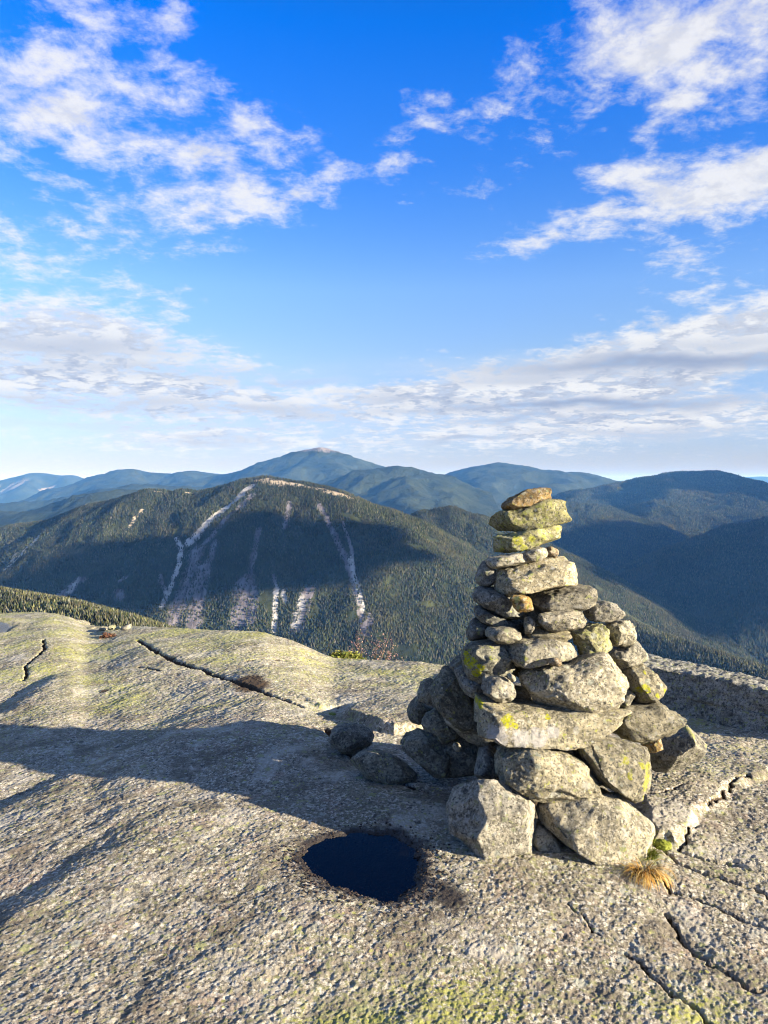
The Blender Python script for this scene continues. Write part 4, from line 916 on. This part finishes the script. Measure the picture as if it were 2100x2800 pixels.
L5 = [(crest([(130, 1060, 10500), (200, 1036, 10400), (220, 1026, 10400), (250, 1025, 10300), (280, 1015, 10300), (310, 1021, 10300), (370, 1024, 10200), (400, 1021, 10200), (415, 1019, 10200), (485, 1026, 10200), (560, 1050, 10200)]), .40, 90),
      (crest([(280, 1017, 10300), (250, 1050, 9400), (230, 1080, 8500)]), .4, 90), (crest([(410, 1021, 10200), (380, 1050, 9200)]), .4, 90)]
terrain('mountain', -6500, -1400, 7600, 12600, 36, L5, -600, 50, hm_far, 'hazy ridge with two low humps left of the highest peak', k=45, relscale=1 / 800., canopy=10)
def cliffs(P, z):
    r = np.zeros(len(P))
    for pts in ([(245, 195), (262, 225)], [(30, 225), (15, 265)], [(120, 210), (80, 270)], [(150, 200), (135, 260)]):
        W = at_depth(full('C', pts), 14200)[:, :2] - [0, 500]; d, _ = polydist(P * [1, .25], W * [1, .25]); r = np.maximum(r, .62 * np.exp(-(d / 75) ** 2))
    return dict(rock=r, pale=np.zeros(len(P)), tan=r)
L6 = [(crest([(-200, 1050, 14500), (-60, 1040, 14500), (0, 1038, 14500), (30, 1031, 14500), (65, 1023, 14500), (100, 1023, 14500), (135, 1028, 14500), (160, 1028, 14500), (195, 1038, 14500), (260, 1052, 14500)]), .5, 70),
      (crest([(80, 1024, 14500), (50, 1060, 13300)]), .5, 90), (crest([(150, 1029, 14500), (130, 1060, 13400)]), .5, 90)]
terrain('mountain', -9800, -4000, 11800, 16500, 42, L6, -600, 70, hm_far, 'pale blue cliffy mountain at the far left of the skyline', k=45, relscale=1 / 900., rock=cliffs)
L7 = [(crest([(-300, 1100, 4700), (0, 1108, 4600), (100, 1108, 4600), (150, 1088, 4500), (215, 1066, 4500), (260, 1058, 4500), (320, 1063, 4500), (450, 1080, 4500)]), .4, 120)]
terrain('hill', -3200, -200, 3300, 5900, 20, L7, -640, 28, hm_far, 'dark foothill behind the left end of the scarred mountain', k=40, relscale=1 / 500., canopy=9)
L8 = [(crest([(-300, 1095, 7400), (0, 1088, 7300), (150, 1078, 7200), (300, 1048, 7000), (360, 1050, 7000), (425, 1053, 7000), (560, 1070, 7000)]), .33, 150)]
terrain('hill', -5200, -600, 5400, 8800, 26, L8, -620, 45, hm_far, 'low blue green foothills at the left in front of the far ridges', k=40, relscale=1 / 500., canopy=9)
for k, (pts, lab) in enumerate([([(860, 1046, 26000), (900, 1034, 26000), (920, 1032, 26000), (960, 1038, 26000), (1050, 1046, 26000)], 'faint blue hill in the gap left of the long blue mountain'),
                               ([(1240, 1050, 24000), (1340, 1040, 24000), (1380, 1038, 24000), (1430, 1041, 24000), (1500, 1048, 24000)], 'faint blue hill in the gap left of the broad dark mountain'),
                               ([(1540, 1045, 26000), (1593, 1033, 26000), (1640, 1030, 26000), (1700, 1034, 26000), (1800, 1040, 26000), (2000, 1046, 26000)], 'faint blue hills at the right end of the skyline'),
                               ([(-400, 1045, 28000), (-100, 1038, 28000), (100, 1040, 28000), (220, 1037, 28000), (300, 1046, 28000)], 'faint blue hills beyond the far left mountain')]):
    c_ = crest(pts); terrain('hill', c_[:, 0].min() - 800, c_[:, 0].max() + 800, 21500, 30500, 90, [(c_, .2, 300)], -520, 40, hm_far, lab, relscale=1 / 1500.)

# valley floor out to the horizon
a = np.radians(np.linspace(-60, 60, 241)); rr = np.concatenate([np.geomspace(60, 4000, 120)[:-1], np.geomspace(4000, 44000, 130)])
A, Rr = np.meshgrid(a, rr, indexing='ij'); P = np.stack([(np.sin(A) * Rr).ravel(), (np.cos(A) * Rr).ravel()], 1)
p3 = np.column_stack([P, P[:, 0] * 0])
z = -640 + 60 * fbm(p3 / 900., 6) * sstep(300, 2500, Rr.ravel()) + 110 * sstep(5000, 20000, Rr.ravel())
nz = np.zeros(len(P)); mesh_np('valley', np.column_stack([P, z]), grid_faces(len(a), len(rr))[:, ::-1], hm_far, attrs=dict(rock=nz, pale=nz, tan=nz))
tag(bpy.data.objects['valley'], 'wooded valley floor stretching between the mountains', kind='structure')
print('trees', n1, n2, n3)

# ------------------------------------------------------------------ light, sky, air
SUN_AZ, SUN_EL = 26.0, 14.5     # degrees behind the picture's right hand side; height
to_sun = Vector((math.cos(R(SUN_AZ)) * math.cos(R(SUN_EL)), -math.sin(R(SUN_AZ)) * math.cos(R(SUN_EL)), math.sin(R(SUN_EL))))
sl = bpy.data.lights.new('sun', 'SUN'); sl.energy = 5.0; sl.angle = R(.5); sl.color = (1, .88, .68)
so = bpy.data.objects.new('sun', sl); COL.objects.link(so); so.rotation_euler = to_sun.to_track_quat('Z', 'Y').to_euler()

w = bpy.data.worlds.new('World'); S.world = w; w.use_nodes = True
t = w.node_tree; t.nodes.clear(); N = NT(t)
out = N.n('ShaderNodeOutputWorld'); bg = N.n('ShaderNodeBackground'); t.links.new(bg.outputs[0], out.inputs[0])
sky = N.n('ShaderNodeTexSky', sky_type='NISHITA', sun_disc=False, sun_elevation=R(SUN_EL), altitude=1500, air_density=1.0, dust_density=.3, ozone_density=2.5)
sky.sun_rotation = math.atan2(to_sun.x, to_sun.y)
d = N.n('ShaderNodeTexCoord').outputs['Generated']
sp = N.n('ShaderNodeSeparateXYZ'); N.set(sp.inputs[0], d); dx, dy, dz = sp.outputs
az = N.m('ARCTAN2', dx, dy); el = N.m('ARCSINE', dz)
den = N.m('ADD', N.m('MAXIMUM', dz, 0.0), .17)
def plane(ox=0.0, oz=0.0):
    de = N.m('ADD', N.m('MAXIMUM', N.m('ADD', dz, oz), 0.0), .17)
    c = N.n('ShaderNodeCombineXYZ'); N.set(c.inputs[0], N.m('DIVIDE', N.m('ADD', dx, ox), de)); N.set(c.inputs[1], N.m('DIVIDE', dy, de)); return c.outputs[0]
def sky_ang(x, y):
    r = rays(full('W', [(x, y)]))[0]; r = r / np.linalg.norm(r); return math.atan2(r[0], r[1]), math.asin(r[2])
BL = [  # centre (photo), half widths, weight, tilt degrees
    (200, 50, 260, 110, .72, 0), (380, 90, 120, 80, .4, 30), (90, 235, 200, 60, .75, 0), (330, 400, 400, 100, .62, 0), (200, 520, 240, 40, .75, 0), (440, 460, 220, 40, .55, -4), (640, 285, 190, 50, .68, 0), (640, 400, 230, 50, .5, -5), (480, 350, 160, 40, .35, 0), (330, 270, 260, 70, .4, 0),
    (560, 200, 150, 40, .42, 0), (840, 350, 60, 18, .6, 0), (1440, 70, 90, 60, .6, -20), (1540, 170, 110, 50, .65, -15), (1380, 380, 130, 40, .4, 0), (1150, 620, 60, 14, .4, 0), (1150, 185, 270, 80, .78, -12), (1290, 70, 150, 110, .58, -40), (900, 250, 150, 60, .8, 0), (1600, 30, 190, 70, .6, -10), (1440, 240, 90, 60, .65, -20), (1640, 220, 50, 130, .7, 0),
    (1290, 480, 320, 42, 1.1, -11), (1560, 430, 150, 60, .5, -15), (1640, 385, 120, 50, .9, -8), (1050, 405, 110, 40, .5, -10), (1340, 385, 130, 50, .55, 0),
    (130, 715, 330, 70, 1.5, 3), (250, 850, 520, 80, 1.35, 2), (1330, 780, 420, 70, 1.6, -7), (1150, 850, 420, 40, 1.3, -3), (1450, 905, 480, 40, 1.4, -3), (1640, 690, 130, 50, .8, -10),
    (1440, 560, 110, 30, .6, -5), (1500, 600, 120, 40, .5, -10), (370, 630, 150, 40, .5, 0), (30, 570, 140, 30, .7, 0), (830, 960, 900, 30, .45, 0), (400, 960, 200, 25, .5, 0),
    (740, 80, 260, 150, -1.2, 0), (760, 640, 330, 110, -.6, 0), (1150, 620, 180, 60, -.5, 0)]
mask = None; low = None
for (x, y, a_, b_, wt, tl) in BL:
    ca, ce = sky_ang(x, y); ax = a_ / .79 / F * math.cos(ce) * 1.0; ay = b_ / .79 / F
    u = N.m('SUBTRACT', az, ca); v = N.m('SUBTRACT', el, ce); c_, s_ = math.cos(R(tl)), math.sin(R(tl))
    # tilt: negative = rises to the right
    ur = N.m('SUBTRACT', N.m('MULTIPLY', u, c_), N.m('MULTIPLY', v, s_)); vr = N.m('ADD', N.m('MULTIPLY', u, s_), N.m('MULTIPLY', v, c_))
    g = N.m('ADD', N.m('POWER', N.m('ABSOLUTE', N.m('DIVIDE', ur, ax)), 2.0), N.m('POWER', N.m('ABSOLUTE', N.m('DIVIDE', vr, ay)), 2.0))
    e = N.m('MULTIPLY', N.m('EXPONENT', N.m('MULTIPLY', g, -1.0)), wt)
    mask = e if mask is None else N.m('ADD', mask, e)
mask = N.m('MINIMUM', mask, 1.5)
mask = N.m('ADD', mask, N.m('MULTIPLY', N.ramp(el, .68, .85), .6))       # overhead cover added above the view for neutral fill light
mask = N.m('ADD', mask, N.m('MULTIPLY', N.ramp(N.m('ABSOLUTE', az), 1.0, 1.5), .3))  # extra cover added to the sides and behind, for the same fill
def cloud_noise(vec): 
    return N.m('ADD', N.m('MULTIPLY', N.noise(vec, 2.7, 12, .64, .2), .46), N.m('MULTIPLY', N.noise(vec, 11.0, 10, .66, .15), .54))
n0 = cloud_noise(plane()); n1_ = cloud_noise(plane(.05, .035))
amount = N.m('ADD', N.m('MULTIPLY', n0, 2.1), N.m('SUBTRACT', N.m('MULTIPLY', mask, .40), 1.26))
cov = N.ramp(amount, -.04, .40)
lit = N.ramp(N.m('SUBTRACT', n0, n1_), -.07, .07)
thick = N.ramp(amount, .10, .55)
lowf = N.ramp(el, .30, .06)
shade = N.m('MULTIPLY', N.m('MULTIPLY', N.m('SUBTRACT', 1.0, lit), N.m('ADD', .35, N.m('MULTIPLY', lowf, .65))), N.m('ADD', .35, N.m('MULTIPLY', thick, .65)))
CW, CG = (.238, .236, .232), (.072, .087, .130)
gray = None
for (x, y, a_, b_, wt) in [(1450, 782, 420, 20, .9), (1250, 805, 380, 14, .5), (1250, 878, 420, 13, .9), (1120, 910, 170, 9, .7), (1000, 948, 150, 7, .7), (1400, 935, 300, 12, .5), (1560, 740, 160, 16, .4),
                           (120, 750, 260, 24, .55), (300, 800, 420, 22, .4), (200, 870, 380, 20, .5), (560, 885, 300, 16, .5), (450, 955, 130, 8, .5), (650, 830, 130, 12, .5), (900, 860, 160, 8, .6), (200, 915, 500, 14, .4)]:
    ca, ce = sky_ang(x, y); ax = a_ / .79 / F; ay = b_ / .79 / F
    wob = N.m('MULTIPLY', N.m('SUBTRACT', N.noise(plane(), 1.7, 4), .5), .05)
    g = N.m('ADD', N.m('POWER', N.m('ABSOLUTE', N.m('DIVIDE', N.m('SUBTRACT', az, ca), ax)), 2.0), N.m('POWER', N.m('ABSOLUTE', N.m('DIVIDE', N.m('ADD', N.m('SUBTRACT', el, ce), wob), ay)), 2.0))
    e = N.m('MULTIPLY', N.m('EXPONENT', N.m('MULTIPLY', g, -1.0)), wt)
    gray = e if gray is None else N.m('MAXIMUM', gray, e)
gray = N.m('MULTIPLY', gray, N.ramp(n0, .16, .42))
cov = N.m('MAXIMUM', cov, N.m('MULTIPLY', gray, .9))
shade = N.m('MAXIMUM', shade, gray)
ccol = N.mix(shade, CW, CG)
# clear sky: saturated blue
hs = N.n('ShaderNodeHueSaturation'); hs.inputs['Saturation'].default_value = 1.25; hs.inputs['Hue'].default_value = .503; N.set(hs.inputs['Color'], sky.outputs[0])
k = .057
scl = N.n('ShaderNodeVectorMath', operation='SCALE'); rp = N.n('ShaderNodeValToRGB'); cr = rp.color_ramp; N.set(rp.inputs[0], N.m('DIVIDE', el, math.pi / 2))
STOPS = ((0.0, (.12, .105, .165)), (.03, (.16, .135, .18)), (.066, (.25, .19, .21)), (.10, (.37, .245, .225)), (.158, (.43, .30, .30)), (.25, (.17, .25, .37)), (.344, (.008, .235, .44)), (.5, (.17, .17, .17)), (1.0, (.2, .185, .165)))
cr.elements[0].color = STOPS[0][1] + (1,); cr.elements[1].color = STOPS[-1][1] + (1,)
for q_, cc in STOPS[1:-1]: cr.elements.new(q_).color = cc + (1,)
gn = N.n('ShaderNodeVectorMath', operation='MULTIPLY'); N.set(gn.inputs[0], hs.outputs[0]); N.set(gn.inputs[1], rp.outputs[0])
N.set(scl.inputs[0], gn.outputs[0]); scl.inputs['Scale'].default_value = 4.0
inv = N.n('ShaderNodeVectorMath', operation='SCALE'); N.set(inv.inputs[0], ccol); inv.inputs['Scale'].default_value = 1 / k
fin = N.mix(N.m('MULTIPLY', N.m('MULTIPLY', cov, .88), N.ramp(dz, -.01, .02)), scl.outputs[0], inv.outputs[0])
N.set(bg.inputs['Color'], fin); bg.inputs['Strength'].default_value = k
w.cycles.sampling_method = 'MANUAL'; w.cycles.sample_map_resolution = 512

# lumpy clouds added out of view to shade the far valley and scarred mountain
cm, Nc, cb = new_mat('cloud_white'); cb.inputs['Base Color'].default_value = (.9, .9, .9, 1); cb.inputs['Roughness'].default_value = 1; cb.inputs['Specular IOR Level'].default_value = 0
for k, (tx, ty, tz, ra, rb, lab) in enumerate([(1300, 3300, -420, 1100, 1050, 'middle one'), (2700, 6300, -250, 1300, 850, 'farthest'), (-630, 1965, -292, 260, 205, 'smallest')]):
    hgt = (1050, 1150, 760)[k]; sc_ = (hgt - tz) / to_sun.z
    cx_, cy_ = tx + to_sun.x * sc_, ty + to_sun.y * sc_
    v0, f0 = ico(5); n = fbm(v0 * 2.0 + k * 7, 5, .6) * (1 if k < 2 else 1.5)
    V = v0 * (1 + .35 * n[:, None]) * [ra, rb, 170 if k < 2 else 125]; V[:, 2] = np.where(V[:, 2] < 0, V[:, 2] * .4, V[:, 2])
    o = mesh_np('shade_cloud', V, f0, cm, n=3, loc=(cx_, cy_, hgt))
    tag(o, 'lumpy white cumulus added out of view at the right to cast shade, %s of the three' % lab, kind='structure')

# even air between the mountains
bm = bmesh.new(); bmesh.ops.create_cube(bm, size=1)
hz = bpy.data.meshes.new('haze'); bm.to_mesh(hz); bm.free()
ho = bpy.data.objects.new('haze', hz); COL.objects.link(ho)
top, bot = 260.0, -760.0
ho.scale = (80000, 47000, top - bot); ho.location = (0, 47000 / 2 - 200, (top + bot) / 2)
hmat = bpy.data.materials.new('air'); hmat.use_nodes = True; ht = hmat.node_tree; ht.nodes.clear()
ho_ = ht.nodes.new('ShaderNodeOutputMaterial'); pv = ht.nodes.new('ShaderNodeVolumePrincipled')
pv.inputs['Color'].default_value = (.13, .40, 1, 1); pv.inputs['Absorption Color'].default_value = (1, 1, 1, 1); pv.inputs['Density'].default_value = 3.6e-5; pv.inputs['Anisotropy'].default_value = 0.0
ht.links.new(pv.outputs[0], ho_.inputs['Volume']); hz.materials.append(hmat)
tag(ho, 'thin blue haze in the air between the mountains', kind='stuff')

# ------------------------------------------------------------------ camera, render
cam = bpy.data.cameras.new('camera'); co = bpy.data.objects.new('camera', cam); COL.objects.link(co); S.camera = co
cam.sensor_fit = 'VERTICAL'; cam.sensor_height = 36; cam.lens = 36 * F / 2800; cam.clip_start = .05; cam.clip_end = 120000
co.location = (0, 0, H); cam.clip_end = 120000; co.rotation_euler = (math.pi / 2 - TH, 0, 0)
S.view_settings.view_transform = 'Standard'; S.view_settings.look = 'None'; S.view_settings.exposure = 2.0; S.view_settings.gamma = 1; S.view_settings.use_curve_mapping = False
S.render.resolution_x = 768; S.render.resolution_y = 1024
S.cycles.filter_width = 1.1; S.cycles.use_denoising = True; S.cycles.max_bounces = 6; S.cycles.volume_bounces = 0; S.cycles.use_adaptive_sampling = True; S.cycles.adaptive_threshold = .015
